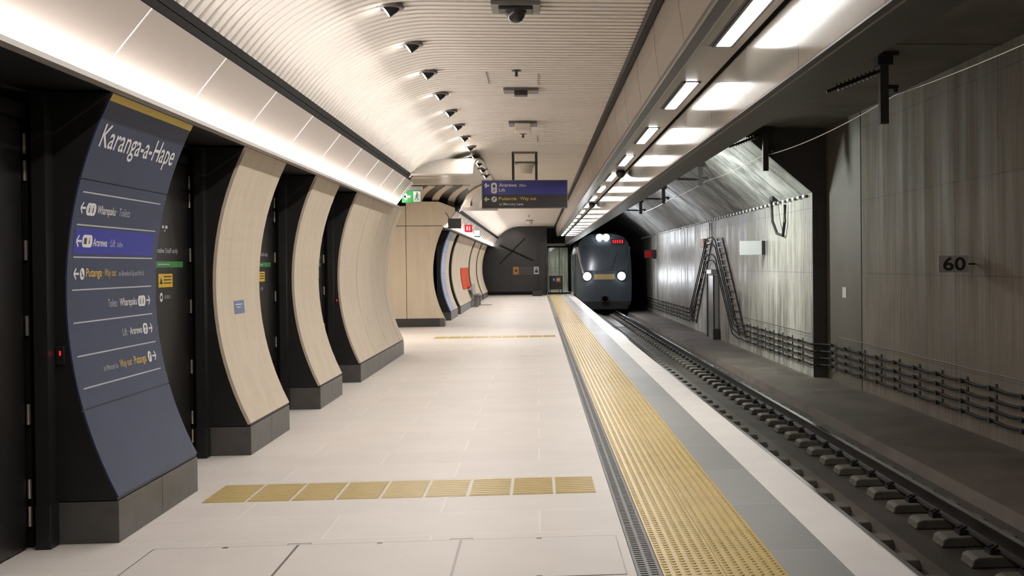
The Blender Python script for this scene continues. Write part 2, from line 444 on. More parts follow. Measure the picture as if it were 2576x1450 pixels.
# ------------------------------------------------------------------ left wall: curved panels and dark recesses
RA, ZC = 2.489, 1.3575
def arc(z): return -2.555 + RA - math.sqrt(RA * RA - (z - ZC) ** 2)
def arcprof(z0, z1, n=18, off=0.0, ox=0.0): return [(arc(z0 + (z1 - z0) * i / n) + off - ox, z0 + (z1 - z0) * i / n) for i in range(n + 1)]

def curved_panel(name, label, cat, y0, segs, dx=0.0, group=None, plinths=2, claddings=None, post=True, extra_w=0.0):
    """segs: list of (width, material, [z breaks]); returns the Empty. Local x is measured from the wall line -2.3."""
    t = thing(name, label, cat, (-2.3 + dx, y0, 0), group)
    w = sum(s[0] for s in segs) + extra_w
    ox = -2.3
    back = -.455 if dx == 0 else -.455 - dx
    tk = .012 if segs[0][1] is M['navy'] else .03
    poly = [(p[0] - tk, p[1]) for p in arcprof(.245, 2.466, 18, 0, ox)]
    poly = [(back, .235), (-.004, .235), (-.004, .245)] + poly + [(back, 2.466)]
    b = MB(); b.prism(poly, .004, w - .004); b.build('side_return', M['black'], t)
    u = 0
    for wd, m, zs in segs:
        for za, zb in zip(zs[:-1], zs[1:]):
            b = MB(); b.shell(arcprof(za + .004, zb - .004, 18, 0, ox), .010 if m is M['navy'] else .026, u + (.003 if u == 0 else .010), u + wd - (.003 if u + wd > w - extra_w - .01 else .010))
            b.build('cladding', m, t)
        u += wd
    pw = w / plinths
    for k in range(plinths):
        b = MB(); b.box(back, .003, k * pw + .0015, (k + 1) * pw - .0015, 0, .229); b.build('plinth_block', M['plinth'], t, bevel=.004)
    if post:
        b = MB(); b.box(-.385, -.315, -.11, 0, .24, 2.46); b.build('corner_post', M['black'], t)
        b = MB(); b.box(-.39, -.31, -.115, 0, 0, .24); b.build('post_base', M['black'], t, bevel=.004)
    return t
def on_panel(dx=0, off=.005): return lambda u, v: (arc(v) + off + 2.3, u, v)

# the wayfinding panel
ZB = [.25, .731, 2.0, 2.468]
P1 = curved_panel('wayfinding_panel', 'tall curved navy wayfinding panel with a gold top band and white lettering', 'sign panel', 6.643, [(1.5, M['navy'], ZB)])
mp = on_panel(off=.0015)
f = Flat()
for i in range(12): f.rect(.003 + 1.494 * i / 12, .003 + 1.494 * (i + 1) / 12, 2.425, 2.464)
f.build('top_band', M['gold'], P1, mp)
mp = on_panel(off=.0013)
f = Flat(); f.text('Karanga-a-Hape', .10, 1.40, 2.186, .122, .006); f.build('station_name_lettering', M['white'], P1, mp)
for z in (1.931, 1.751, 1.571, 1.388, 1.205, 1.02, .842):
    f = Flat()
    for i in range(6): f.rect(.075 + 1.33 * i / 6, .075 + 1.33 * (i + 1) / 6, z - .004, z + .004)
    f.build('rule_line', M['greyprint'], P1, mp)
f = Flat()
for i in range(6):
    for j in range(3): f.rect(.068 + 1.335 * i / 6, .068 + 1.335 * (i + 1) / 6, 1.589 + .145 * j / 3, 1.589 + .145 * (j + 1) / 3)
f.build('violet_band', M['violet'], P1, on_panel(off=.0009))
def toilet_icon(fw, fd, u0, u1, v0, v1):
    fw.rrect(u0, u1, v0, v1, (v1 - v0) * .45); w = u1 - u0; h = v1 - v0
    for k in (.3, .7):
        c = u0 + w * k; fd.circle(c, v0 + h * .76, h * .08, 10); fd.rect(c - w * .055, c + w * .055, v0 + h * .22, v0 + h * .64)
    fd.rect(u0 + w * .49, u0 + w * .51, v0 + h * .2, v0 + h * .8)
def lift_icon(fw, fd, u0, u1, v0, v1, vertical=False):
    w = u1 - u0; h = v1 - v0; fw.rrect(u0, u1, v0, v1, min(w, h) * .4)
    if vertical:
        fd.rect(u0 + w * .3, u0 + w * .7, v0 + h * .56, v0 + h * .8)
        fd.circle(u0 + w * .55, v0 + h * .38, w * .09, 8); fd.bar((u0 + w * .55, v0 + h * .32), (u0 + w * .4, v0 + h * .16), w * .14)
    else:
        fd.rect(u0 + w * .16, u0 + w * .44, v0 + h * .25, v0 + h * .75)
        fd.circle(u0 + w * .7, v0 + h * .68, h * .08, 8); fd.bar((u0 + w * .7, v0 + h * .58), (u0 + w * .7, v0 + h * .3), w * .1)
def way_icon(fw, fd, u, v, r, ang=1):
    fw.circle(u, v, r); fd.bar((u - r * .5, v - r * .5 * ang), (u + r * .5, v + r * .5 * ang), r * .28); fd.circle(u - r * .1, v + r * .35 * ang, r * .2, 8)
mpd = on_panel(off=.0018)
def row(nm, fw, fd=None, fg=None, fs=None):
    fw.build(nm, M['white'], P1, mp)
    if fd: fd.build('icon_figures', M['charcoal'], P1, mpd)
    for nm2, L_, m_ in (('gold_lettering', fg, M['goldprint']), ('small_lettering', fs, M['greyprint'])):
        for a in (L_ or []): Flat().text(*a).build(nm2, m_, P1, mp)
fw, fd, fs = Flat(), Flat(), []
fw.arrow(.125, 1.845, .072); toilet_icon(fw, fd, .172, .315, 1.806, 1.876); fw.text('Wharepaku', .335, .63, 1.822, .046, .012); fs.append(('· Toilets', .65, .875, 1.822, .046))
row('toilets_lettering', fw, fd, None, fs)
fw, fd, fs = Flat(), Flat(), []
fw.arrow(.135, 1.661, .074); lift_icon(fw, fd, .18, .33, 1.627, 1.698); fw.text('Ararewa', .345, .565, 1.636, .044, .012); fs.append(('· Lift', .59, .70, 1.636, .044)); fs.append(('160m', .735, .83, 1.636, .030))
row('lift_lettering', fw, fd, None, fs)
fw, fd, fg, fs = Flat(), Flat(), [], []
fw.arrow(.13, 1.478, .072); way_icon(fw, fd, .215, 1.477, .034, -1); fg.append(('Putanga', .272, .515, 1.461, .046, .012)); fg.append(('· Way out', .53, .75, 1.461, .044)); fs.append(('to Beresford Sq and Pitt St', .795, 1.255, 1.461, .030))
row('way_out_lettering', fw, fd, fg, fs)
fw, fd, fs = Flat(), Flat(), []
fw.arrow(1.338, 1.297, .07, False); toilet_icon(fw, fd, 1.14, 1.285, 1.262, 1.33); fw.text('Wharepaku', .81, 1.12, 1.276, .046, .012); fs.append(('Toilets ·', .615, .79, 1.276, .046))
row('toilets_lettering', fw, fd, None, fs)
fw, fd, fs = Flat(), Flat(), []
fw.arrow(1.34, 1.113, .07, False); lift_icon(fw, fd, 1.195, 1.285, 1.08, 1.15, True); fw.text('Ararewa', .95, 1.175, 1.092, .045, .012); fs.append(('Lift ·', .82, .93, 1.092, .045))
row('lift_lettering', fw, fd, None, fs)
fw, fd, fg, fs = Flat(), Flat(), [], []
fw.arrow(1.328, .932, .07, False); way_icon(fw, fd, 1.24, .932, .036); fg.append(('Putanga', .945, 1.167, .908, .047, .012)); fg.append(('Way out ·', .69, .925, .908, .045)); fs.append(('to Mercury Ln', .425, .655, .911, .031))
row('way_out_lettering', fw, fd, fg, fs)

P2 = curved_panel('cladding_panel', 'cream curved wall panel with a small blue plaque, next to the navy wayfinding panel', 'wall panel', 9.626, [(1.47, M['cream'], [.25, 2.468])])
f = Flat(); f.rect(.53, .86, 1.115, 1.225); f.build('plaque', M['blueplaque'], P2, on_panel(off=.003))
f = Flat(); f.rect(.56, .80, 1.188, 1.196); f.rect(.60, .74, 1.165, 1.172); f.build('plaque_lettering', M['white'], P2, on_panel(off=.004))
curved_panel('cladding_panel', 'plain cream curved wall panel between two dark door recesses, behind the plaque panel', 'wall panel', 12.65, [(1.4, M['cream'], [.25, 2.468])])
Z1 = [.25, 2.468]
curved_panel('cladding_panel', 'wide cream curved wall panel with vertical joints, at the corner of the side passage', 'wall panel', 15.5, [(1.47, M['cream'], Z1), (1.47, M['cream'], Z1), (1.47, M['cream'], Z1), (.10, M['cream'], Z1), (.44, M['cream'], Z1)], plinths=8)
curved_panel('wayfinding_panel', 'distant curved pale blue sign panel beside a narrow cream strip, past the side passage', 'sign panel', 32.7, [(1.4, mat('pale_blue_sign', (.20, .23, .42), .4), [.25, .7, 1.3, 1.9, 2.468]), (1.4, M['cream'], Z1)], dx=-.08, post=False)
P6 = curved_panel('cladding_panel', 'long distant cream curved wall panel carrying the orange panel', 'wall panel', 36.8, [(2.2, M['cream'], Z1)] * 4, dx=-.08, plinths=8, post=False)
curved_panel('cladding_panel', 'distant cream curved wall panel right after the orange panel', 'wall panel', 46.55, [(2.3, M['cream'], Z1)] * 2, dx=-.08, plinths=4, post=False)
curved_panel('cladding_panel', 'farthest cream curved wall panel beside the dark end wall', 'wall panel', 52.2, [(2.45, M['cream'], Z1)] * 2, dx=-.08, plinths=4, post=False)
t = thing('orange_panel', 'bright orange panel on the distant cream wall above the bench', 'panel', (-2.38, 40.8, 0))
b = MB(); b.shell(arcprof(.70, 1.44, 6, .03, -2.3), .025, 0, 4.2); b.build('board', M['orange'], t)

# recess back walls
b = MB(); b.box(-2.86, -2.76, YN, PASS0 + .2, 0, 3.0); struct(b, 'wall_left', M['black'])
b = MB(); b.box(-2.90, -2.836, PASS1, YE, 0, 3.0); struct(b, 'wall_left_far', M['black'])

# recess doors
def door(n, y0, y1, signs=False, label=None):
    t = bpy.data.objects.new(f'door_{n}', None); COL.objects.link(t); t.location = (-2.76, y0, 0); t['kind'] = 'structure'
    w = y1 - y0
    b = MB(); b.box(0, .018, 0, w - .03, .01, 2.30); b.build('door_leaf', M['doorblack'], t, bevel=.003)
    b = MB(); b.box(0, .03, w + .012, w + .10, 0, 2.40); b.box(0, .03, -.06, w + .012, 2.32, 2.40); b.box(0, .03, -.09, -.03, 0, 2.40); b.build('door_frame', M['trim'], t, bevel=.004)
    for z0, z1 in ((.121, .228), (.271, .374), (.67, .78), (1.149, 1.256), (1.555, 1.662), (1.982, 2.09), (2.127, 2.235)):
        b = MB(); b.tube([(.026, w - .008, z0), (.026, w - .008, z1)], .011, 10); b.build('hinge', M['hinge'], t)
    if signs:
        mpx = lambda u, v: (.0195, u, v); mpy = lambda u, v: (.0205, u, v)
        f = Flat(); f.rect(.16, w - .18, 1.512, 1.557); f.build('green_strip', M['doorgreen'], t, mpx)
        f = Flat()
        for q in range(5): f.rect(.55 + q * .055, .595 + q * .055, 1.530, 1.539)
        f.build('strip_lettering', M['greyprint'], t, mpy)
        f = Flat(); f.text('Kaimahi anake', .22, .70, 1.62, .036, .01); f.text('Staff only', .73, 1.03, 1.62, .036); f.build('staff_lettering', M['greyprint'], t, mpx)
        f = Flat(); f.rect(.56, .89, 1.365, 1.464); f.build('warning_sign', M['signyellow'], t, mpx)
        f = Flat(); f.poly([(.58, 1.39), (.66, 1.39), (.62, 1.44)])
        for q in range(3): f.rect(.68, .86, 1.44 - q * .024, 1.448 - q * .024)
        f.build('warning_symbol', M['charcoal'], t, mpy)
        f = Flat(); f.circle(.62, 1.293, .034); f.build('round_sign', M['white'], t, mpx)
        f = Flat(); f.rect(.60, .64, 1.28, 1.306); f.build('round_sign_symbol', M['charcoal'], t, mpy)
        f = Flat(); f.rect(.69, .82, 1.279, 1.306); f.build('grey_label', M['greymetal'], t, mpx)
        f = Flat(); f.rect(.66, .70, 1.80, 1.822); f.rect(.73, .79, 1.80, 1.822); f.rect(.71, .74, 1.778, 1.79); f.build('room_code', M['greyprint'], t, mpx)
    else:
        b = MB(); b.box(.018, .05, .08, .10, .95, 1.12); b.tube([(.055, .09, 1.03), (.055, .2, 1.03)], .01, 8); b.build('door_handle', M['greymetal'], t)
    return t
door(1, 5.25, 6.58); door(2, 8.24, 9.575, True); door(3, 11.25, 12.59, True); door(4, 14.2, 15.40, True)

def card_reader(x, y, z, label):
    t = thing('card_reader', label, 'card reader', (x, y, z))
    b = MB(); b.box(-.022, .022, -.016, 0, -.05, .05); b.build('housing', M['black'], t, bevel=.004)
    b = MB(); b.box(-.004, .004, -.018, -.0155, .0, .024); b.build('indicator_light', E['red'], t)
card_reader(-2.588, 6.645, 1.035, 'small black card reader with a red light, beside the navy wayfinding panel')
card_reader(-2.588, 15.502, 1.06, 'small black card reader with a red light, beside the wide cream panel')

# ------------------------------------------------------------------ light cove above the panels
COVE = [(-2.281 + .296 * i / 4, 2.486 + .376 * i / 4) for i in range(5)]
for nm, ya, yb in (('wall_left_cove', YN, 19.3), ('wall_left_cove_far', PASS1, YE - .8)):
    b = MB(); b.shell(COVE, .02, ya, yb); o = struct(b, nm, M['cove'])
    b = MB(); y = 6.32 - 1.47 * 4
    while y < yb:
        if y > ya + .1: b.shell([(p[0] + .003, p[1] - .003) for p in COVE], -.004, y - .006, y + .006)
        y += 1.47
    if nm == 'wall_left_cove': b.shell([(p[0] + .003, p[1] - .003) for p in COVE], -.004, yb - .25, yb - .22); b.shell([(p[0] + .003, p[1] - .003) for p in COVE], -.004, yb - .05, yb - .0)
    b.build('panel_joint', M['covestrip'], o)  # white strips stand in for light showing in the panel gaps
    b = MB(); b.box(-2.285, -2.22, ya, yb, 2.464, 2.469); b.box(-2.228, -2.20, ya, yb, 2.455, 2.482); b.build('cove_lip', M['lip'], o)
    b = MB(); b.box(-2.279, -2.233, ya, yb, 2.4695, 2.4735); b.build('light_strip', E['cove'], o)
    b = MB(); b.box(-2.86, -2.305, ya, yb, 2.479, 2.50); b.box(-2.2855, -2.2825, ya, yb, 2.461, 2.478); b.build('recess_head', M['black'], o)
b = MB()
for ya, yb in ((YN, 18.8), (PASS1, YE - .8)):
    b.prism([(-1.984, 2.866), (-1.960, 2.902), (-1.985, 2.925), (-2.02, 2.88)], ya, yb)
    b.prism([(-1.956, 2.907), (-1.930, 2.946), (-1.95, 2.965), (-1.98, 2.925)], ya, yb)
struct(b, 'trim_3', M['trim'])

# ------------------------------------------------------------------ slatted vault
RC = 1.40
def vault():
    cx, cz = -.82, 3.5 - RC; pts = []
    a0 = math.radians(56)
    for i in range(15): a = a0 * (1 - i / 14); pts.append((cx - RC * math.sin(a), cz + RC * math.cos(a)))
    return pts
VA = vault() + [(-.4, 3.5), (.2, 3.5), (.885, 3.5)]
YC, HC = 24.4, 5.9
def cut_x(y):
    q = abs(y - YC) / HC
    return None if q >= 1 else -1.02 - .95 * q * q
def clip(pts, xc):
    if xc is None: return pts
    out = [p for p in pts if p[0] > xc]
    for a, c in zip(pts[:-1], pts[1:]):
        if a[0] <= xc < c[0]:
            k = (xc - a[0]) / (c[0] - a[0]); out.insert(0, (xc, a[1] + k * (c[1] - a[1]))); break
    return out
b = MB(); bb = MB(); y = YN
while y < 60.2:
    pr = clip(VA, cut_x(y + .05) or -1.934); b.shell(pr, .022, y, y + .084); y += .14
struct(b, 'ceiling', M['slat'])
segs = [YN, 18.5] + [18.5 + 11.8 * i / 24 for i in range(1, 25)] + [60.3]
for a, c in zip(segs[:-1], segs[1:]):
    bb.shell([(p[0], p[1] + .028) for p in clip(VA, cut_x((a + c) / 2))], .01, a, c)
struct(bb, 'ceiling_backing', M['slatback'])
b = MB(); prev = None       # pale edge of the opening cut in the vault
pth = []
for i in range(41):
    yy = YC - HC * .999 + 2 * HC * .999 * i / 40; xc = cut_x(yy); p = clip(VA, xc)[0]; pth.append((p[0] - .005, yy, p[1] + .01))
b.tube(pth, .03, 6); struct(b, 'trim_4', M['covestrip'])
b = MB(); b.prism([(.885, 3.49), (.90, 3.46), (.955, 3.46), (.955, 3.75), (.885, 3.75)], YN, 60.2); struct(b, 'trim_5', M['trim'])

# ------------------------------------------------------------------ the side passage
def pv(y): return 2.88 + .605 * math.sqrt(max(0, 1 - ((y - YC) / 5.95) ** 2))
prof = [(YC - 5.94 + 11.88 * i / 40, pv(YC - 5.94 + 11.88 * i / 40)) for i in range(41)]
b = MB(); b.shell(prof, .03, -7.0, -.98, 'x'); struct(b, 'ceiling_passage', M['passage'], smooth=True)
b = MB()
for yy in (26.2, 27.45):
    b.box(-7, -1.3, yy - .012, yy + .012, pv(yy) - .012, pv(yy) + .01)
struct(b, 'trim_6', M['covestrip'])
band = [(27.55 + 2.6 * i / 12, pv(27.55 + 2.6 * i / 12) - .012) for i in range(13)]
b = MB(); b.shell(band, .008, -6.9, -1.62, 'x'); struct(b, 'reflection_band', M['black'])  # black band standing in for the dark recesses reflected in the vault
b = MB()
for k in range(6):          # cream ribs standing in for the wall panels reflected in the vault
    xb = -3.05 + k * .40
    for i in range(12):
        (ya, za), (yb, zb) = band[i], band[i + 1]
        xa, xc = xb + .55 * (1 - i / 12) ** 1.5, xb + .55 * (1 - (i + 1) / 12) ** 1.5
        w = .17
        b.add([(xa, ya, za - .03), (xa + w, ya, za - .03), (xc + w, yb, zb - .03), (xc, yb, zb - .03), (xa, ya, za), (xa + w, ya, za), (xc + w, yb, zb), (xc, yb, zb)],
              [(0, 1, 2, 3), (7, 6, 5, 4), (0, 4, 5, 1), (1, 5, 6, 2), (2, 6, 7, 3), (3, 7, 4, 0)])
struct(b, 'reflection_ribs', M['creamedge'])
# far jamb wall of the passage: its free edge follows the curved wall profile
xj = [-7.0, -3.225, -2.0]
lo = arcprof(.25, 2.465, 18, .0)
def jamb(poly): b = MB(); b.prism(poly, PASS1 - .06, PASS1 + .0, 'y'); return b
b = jamb([(-7, .21), (-3.232, .21), (-3.232, 2.50), (-7, 2.50)]); struct(b, 'wall_passage', M['cream'])
b = MB(); b.prism([(-3.218, .21)] + [(-2.3, .21)] + [(p[0] - .02, p[1]) for p in lo] + [(-2.32, 2.50), (-3.218, 2.50)], PASS1 - .06, PASS1)
b.prism([(-7, 2.515), (-3.232, 2.515), (-3.232, 3.0), (-7, 3.0)], PASS1 - .06, PASS1)
b.prism([(-3.218, 2.515), (-2.34, 2.515)] + [(p[0] - .03, p[1]) for p in COVE] + [(-2.02, 2.95), (-2.4, 3.1), (-3.218, 3.12)], PASS1 - .06, PASS1)
struct(b, 'wall_passage_edge', M['cream'])
b = MB(); b.box(-7, -2.42, PASS1 - .075, PASS1 + .01, 0, .205); struct(b, 'baseboard_passage', M['blackgloss'])
b = MB(); b.box(-2.42, -2.30, PASS1 - .075, PASS1 + .3, 0, .205); struct(b, 'baseboard_passage_end', M['plinth'])
b = MB(); b.box(-7.1, -7.0, 18, 31, 0, 3.6); struct(b, 'wall_passage_back', M['cream'])
b = MB(); b.box(-7, -2.87, PASS0 - .1, PASS0 + .02, 0, 3.3); struct(b, 'wall_passage_near', M['cream'])
t = thing('ceiling_light_panel', 'warm light panel inside the side passage, only its reflection on the vault is seen', 'ceiling light', (-5.0, 24.4, 3.40))
b = MB(); b.box(-1.2, 1.2, -.2, .2, 0, .05); b.build('housing', M['greymetal'], t)
b = MB(); b.box(-1.15, 1.15, -.16, .16, -.012, -.001); b.build('diffuser', E['passage'], t)

# ------------------------------------------------------------------ dark end of the platform
b = MB(); b.prism([(-2.9, 0), (.52, 0), (.52, 3.6), (-2.9, 3.6)], 60.5, 60.7); struct(b, 'wall_end', M['blackgloss'])
b = MB()
for xx in (-1.30, -.55, .10): b.box(xx - .006, xx + .006, 60.488, 60.5, .2, 2.3)
b.box(-2.7, .5, 60.47, 60.5, 0, .16); b.obar((-1.9, 60.47, 2.55), (-.2, 60.47, 1.75), .05, .09); b.obar((-1.9, 60.47, 1.6), (-.6, 60.47, 2.9), .05, .05)  # skirting, plus two slanted bars drawn as an escalator's reflection
struct(b, 'trim_9', M['trim'])
t = thing('notice_board', 'dark grey strip board on the black end wall, holding an amber and a white notice', 'notice board', (-1.28, 60.488, 1.0))
b = MB(); b.box(0, 1.40, -.03, 0, 0, .44); b.build('board', M['greywall'], t)
for nm, x0, x1, m in (('amber_notice', .07, .34, M['amber']), ('white_notice', 1.11, 1.38, M['whitesign'])):
    b = MB(); b.box(x0, x1, -.04, -.03, .05, .43); b.build(nm, m, t)
    f = Flat()
    if nm[0] == 'a': f.circle((x0 + x1) / 2, .24, .06); 
    else: f.rect(x0 + .06, x1 - .06, .13, .25); f.circle((x0 + x1) / 2, .31, .04)
    f.build('notice_symbol', M['charcoal'], t, lambda u, v: (u, -.042, v))
t = thing('black_post', 'black column standing on the right of the dark end wall', 'column', (.25, 59.1, 0))
b = MB(); b.box(-.16, .16, -.16, .16, 0, 2.7); b.build('shaft', M['black'], t, bevel=.01)
b = MB(); b.box(-.19, .19, -.19, .19, 0, .12); b.build('base', M['charcoal'], t, bevel=.01)
t = thing('planter_box', 'low black box on the floor in front of the dark end wall', 'box', (.0, 57.6, 0))
b = MB(); b.box(-.24, .24, -.2, .2, 0, .24); b.build('body', M['charcoal'], t, bevel=.02)
b = MB(); b.box(-.25, .25, -.21, .21, .24, .27); b.build('lid', M['black'], t, bevel=.01)
t = thing('barrier_gate', 'low black barrier with two small stickers closing the end of the platform edge', 'gate', (.62, 61.0, 0))
b = MB(); b.box(0, .70, -.04, .02, .24, .96); b.build('gate_panel', M['charcoal'], t, bevel=.01)
for xx in (.02, .64):
    b = MB(); b.box(xx, xx + .05, -.03, .01, .0075, .24); b.build('leg', M['black'], t)
for nm, x0, x1, m in (('blue_sticker', .16, .32, M['bluesign']), ('amber_sticker', .36, .58, M['amber'])):
    f = Flat(); f.rect(x0, x1, .62, .86); f.build(nm, m, t, lambda u, v: (u, -.0425, v))
    f = Flat(); f.rect(x0 + .04, x1 - .04, .70, .80); f.build('sticker_symbol', M['whitesign'], t, lambda u, v: (u, -.044, v))
b = MB(); b.box(.46, 1.9, 61.5, 66, -.3, 0); struct(b, 'floor_end', M['floor'])
b = MB(); b.box(.40, .52, 60.7, 66, 0, 3.6); b.box(.4, 1.72, 66, 66.2, -1, 3.6); struct(b, 'wall_end_tunnel', M['greentunnel'])
t = thing('glass_screen', 'tall glass screen beyond the platform end barrier, showing green-grey concrete', 'glass screen', (.54, 61.52, .0))
m, nt, bs = base_mat('clear_glass'); bs.inputs['Transmission Weight'].default_value = 1; bs.inputs['Roughness'].default_value = .03; bs.inputs['Base Color'].default_value = (.95, .97, .95, 1)
b = MB(); b.box(.04, 1.2, 0, .015, .08, 2.42); b.build('pane', m, t)
b = MB(); b.box(0, .04, -.02, .035, 0, 2.5); b.box(1.2, 1.24, -.02, .035, 0, 2.5); b.box(.04, 1.2, -.02, .035, 2.42, 2.5); b.box(.04, 1.2, -.02, .035, 0, .08); b.box(.60, .625, -.02, .035, .08, 2.42); b.build('frame', M['trim'], t)
b = MB(); b.box(.42, 1.72, 60.6, 66, 2.56, 2.62); struct(b, 'ceiling_end', M['beam'])

# ------------------------------------------------------------------ bulkhead over the platform edge
BE = 64.0
b = MB(); b.shell([(.962, 3.6), (.975, 3.25), (1.01, 2.99)], .02, YN, BE); o = struct(b, 'wall_right_fascia', M['fascia'])
b = MB(); y = 1.5
while y < BE:
    b.shell([(.9612, 3.58), (.9742, 3.25), (1.0092, 2.995)], -.001, y - .004, y + .004); y += 1.6
b.build('panel_joint', M['gutter'], o)
b = MB(); b.prism([(1.005, 2.97), (1.012, 2.965), (1.10, 2.965), (1.10, 3.0), (1.005, 3.0)], YN, BE); struct(b, 'trim_10', M['gutter'])
b = MB(); b.box(1.010, 1.016, YN, BE, 2.958, 2.972); b.box(1.095, 1.10, YN, BE, 2.96, 2.985); struct(b, 'trim_11', M['steel'])
b = MB(); y = 1.5
while y < BE: b.box(1.116, 1.408, y + .004, y + 1.596, 2.985, 3.01); y += 1.6
struct(b, 'ceiling_soffit', M['soffit'])
b = MB(); b.box(1.10, 1.428, YN, BE, 3.012, 3.06); struct(b, 'trim_12', M['trim'])
b = MB(); y = 1.5
while y < BE: b.box(1.43, 1.45, y + .003, y + 1.597, 2.562, 2.975); y += 1.6
struct(b, 'wall_right_panels', M['glossy'])
b = MB(); b.box(1.452, 1.75, YN, BE, 2.56, 4.3); b.box(1.43, 1.452, YN, BE, 2.548, 2.56); struct(b, 'ceiling_beam', M['beam'])
b = MB(); b.box(1.488, 1.494, YN, BE, 2.553, 2.56); struct(b, 'trim_13', M['lip'])

# linear lights
def lamp(name, kind, loc, energy, col, size=None, rot=(0, 0, 0), spot=None, blend=.5):
    l = bpy.data.lights.new(name, kind); l.energy = energy; l.color = col
    if kind == 'AREA': l.shape = 'RECTANGLE'; l.size, l.size_y = size
    elif size is not None: l.shadow_soft_size = size
    if spot: l.spot_size = spot; l.spot_blend = blend
    o = bpy.data.objects.new(name, l); COL.objects.link(o); o.location = loc; o.rotation_euler = rot
    return o
t = thing('linear_ceiling_light', 'x', 'ceiling light', (1.275, 6.3, 2.985), 'linear lights over the platform edge')
b = MB(); b.box(-.062, .062, 0, 1.62, -.006, 0); b.box(-.07, -.052, -.01, 1.63, -.012, 0); b.box(.052, .07, -.01, 1.63, -.012, 0); b.box(-.09, .075, -.03, 1.65, -.002, 0); b.build('housing', M['charcoal'], t)
b = MB(); b.box(-.045, .045, .02, 1.60, -.0105, -.0065); b.build('diffuser', E['line'], t)
LIN0 = t
for k in range(-1, 17):
    yy = 6.3 + 3.2 * k
    lab = 'bright linear ceiling light over the platform edge, ' + (('cut by the top of the frame' if k == 0 else f'{nth(k)} from the camera') if k >= 0 else 'overhead and out of frame')
    if k == 0: t['label'] = lab
    elif k > 0: dup(t, (1.275, yy, 2.985), lab)

# downlights along the vault
t = thing('vault_spotlight', 'x', 'spotlight', (-1.085, 9.03, 3.462), 'small spotlights along the vault')
b = MB(); b.lathe((0, 0, 0), [(.10, .02), (.105, .0), (.10, -.006)], 24); b.build('trim_ring', M['greymetal'], t, smooth=True)
ax = Vector((-.78, -.14, -.6)).normalized()
b = MB(); b.lathe((.02, 0, .0), [(.040, -.03), (.046, .0), (.046, .062), (.040, .062), (.040, .05)], 20, ax); b.build('lamp_head', M['charcoal'], t, smooth=True)
b = MB(); b.lathe(Vector((.02, 0, 0)), [(.038, .053), (.038, .0605)], 20, ax); b.build('lens', E['spot'], t)
for k in range(0, 13):
    yy = 9.03 + 1.505 * k
    lab = f'small tilted spotlight under the slatted vault, {nth(k)} from the camera in its row'
    if k == 0: t['label'] = lab
    else: dup(t, (-1.085, yy, 3.462), lab)
for k in range(-4, 34):
    yy = 9.03 + 1.505 * k
    if yy > 58: continue
    lamp('spot_beam', 'AREA', (-1.12, yy, 3.33), 8.5, (1, .945, .90), (.06, 1.45), (0, math.radians(12), 0))

# things hung from the vault
t = thing('dome_camera', 'black dome security camera on a mounting plate at the top of the frame', 'security camera', (-.142, 9.0, 3.497))
b = MB(); b.box(-.185, .185, -.1, .22, -.03, 0); b.build('mounting_plate', M['greymetal'], t, bevel=.004)
b = MB(); b.box(-.13, .13, -.05, .12, -.055, -.03); b.build('bracket', M['charcoal'], t, bevel=.006)
b = MB(); b.lathe((0, .02, -.05), [(.075, 0), (.075, -.03), (.066, -.05), (.05, -.075), (.025, -.09), (.005, -.094)], 24); b.build('dome', M['blackgloss'], t, smooth=True)
b = MB(); b.lathe((0, .02, -.05), [(.082, 0), (.082, -.022), (.07, -.024)], 24); b.build('dome_collar', M['charcoal'], t, smooth=True)
t = thing('ceiling_sensor', 'grey plate with a small square sensor, next after the dome camera', 'ceiling sensor', (-.16, 13.4, 3.497))
b = MB(); b.box(-.195, .195, -.15, .15, -.03, 0); b.build('mounting_plate', M['greymetal'], t, bevel=.004)
b = MB(); b.box(-.075, .075, -.17, -.02, -.085, -.03); b.build('sensor_box', M['charcoal'], t, bevel=.01)
b = MB(); b.lathe((0, -.172, -.058), [(.02, 0), (.02, -.004)], 14, (0, 1, 0)); b.build('sensor_eye', M['blackgloss'], t)
t = thing('ceiling_speaker', 'white box speaker on a grey plate, midway along the vault', 'speaker', (-.175, 16.5, 3.497))
b = MB(); b.box(-.195, .195, -.2, .2, -.035, 0); b.build('mounting_plate', M['greymetal'], t, bevel=.004)
b = MB(); b.box(-.11, .11, -.26, .12, -.14, -.035); b.build('speaker_box', M['speaker'], t, bevel=.015)
t = thing('ceiling_speaker', 'white round speaker seen between the two rods of the hanging sign', 'speaker', (-.185, 22.9, 3.497))
b = MB(); b.box(-.22, .22, -.2, .2, -.03, 0); b.build('mounting_plate', M['greymetal'], t, bevel=.004)
b = MB(); b.lathe((0, -.05, -.03), [(.17, 0), (.165, -.02), (.12, -.10), (.105, -.19), (.09, -.195)], 24); b.build('speaker_can', M['speaker'], t, smooth=True)
for yy, lab in ((12.1, 'tiny black sprinkler under the slats between the dome camera and the sensor'), (17.9, 'tiny black sprinkler under the slats behind the box speaker'), (47, 'tiny black sprinkler seen just below the hanging sign')):
    t = thing('sprinkler', lab, 'sprinkler', (-.19 if yy < 40 else -.3, yy, 3.5))
    b = MB(); b.lathe((0, 0, 0), [(.05, 0), (.045, -.008), (.014, -.012), (.014, -.05), (.02, -.055), (.02, -.062)], 14); b.build('sprinkler_head', M['charcoal'], t)
for x, yy, ln, lab in ((.035, 12.3, .75, 'thin dark slot in the slatted ceiling above the sensor plate'), (-.50, 12.2, .75, 'thin grey slot in the slatted ceiling left of the sensor plate'), (.03, 18.2, .8, 'thin dark slot in the slatted ceiling above the hanging sign')):
    b = MB(); b.box(x - .006, x + .006, yy, yy + ln, 3.494, 3.4995); tag(b.build('ceiling_slot', M['gutter']), lab, 'ceiling slot')
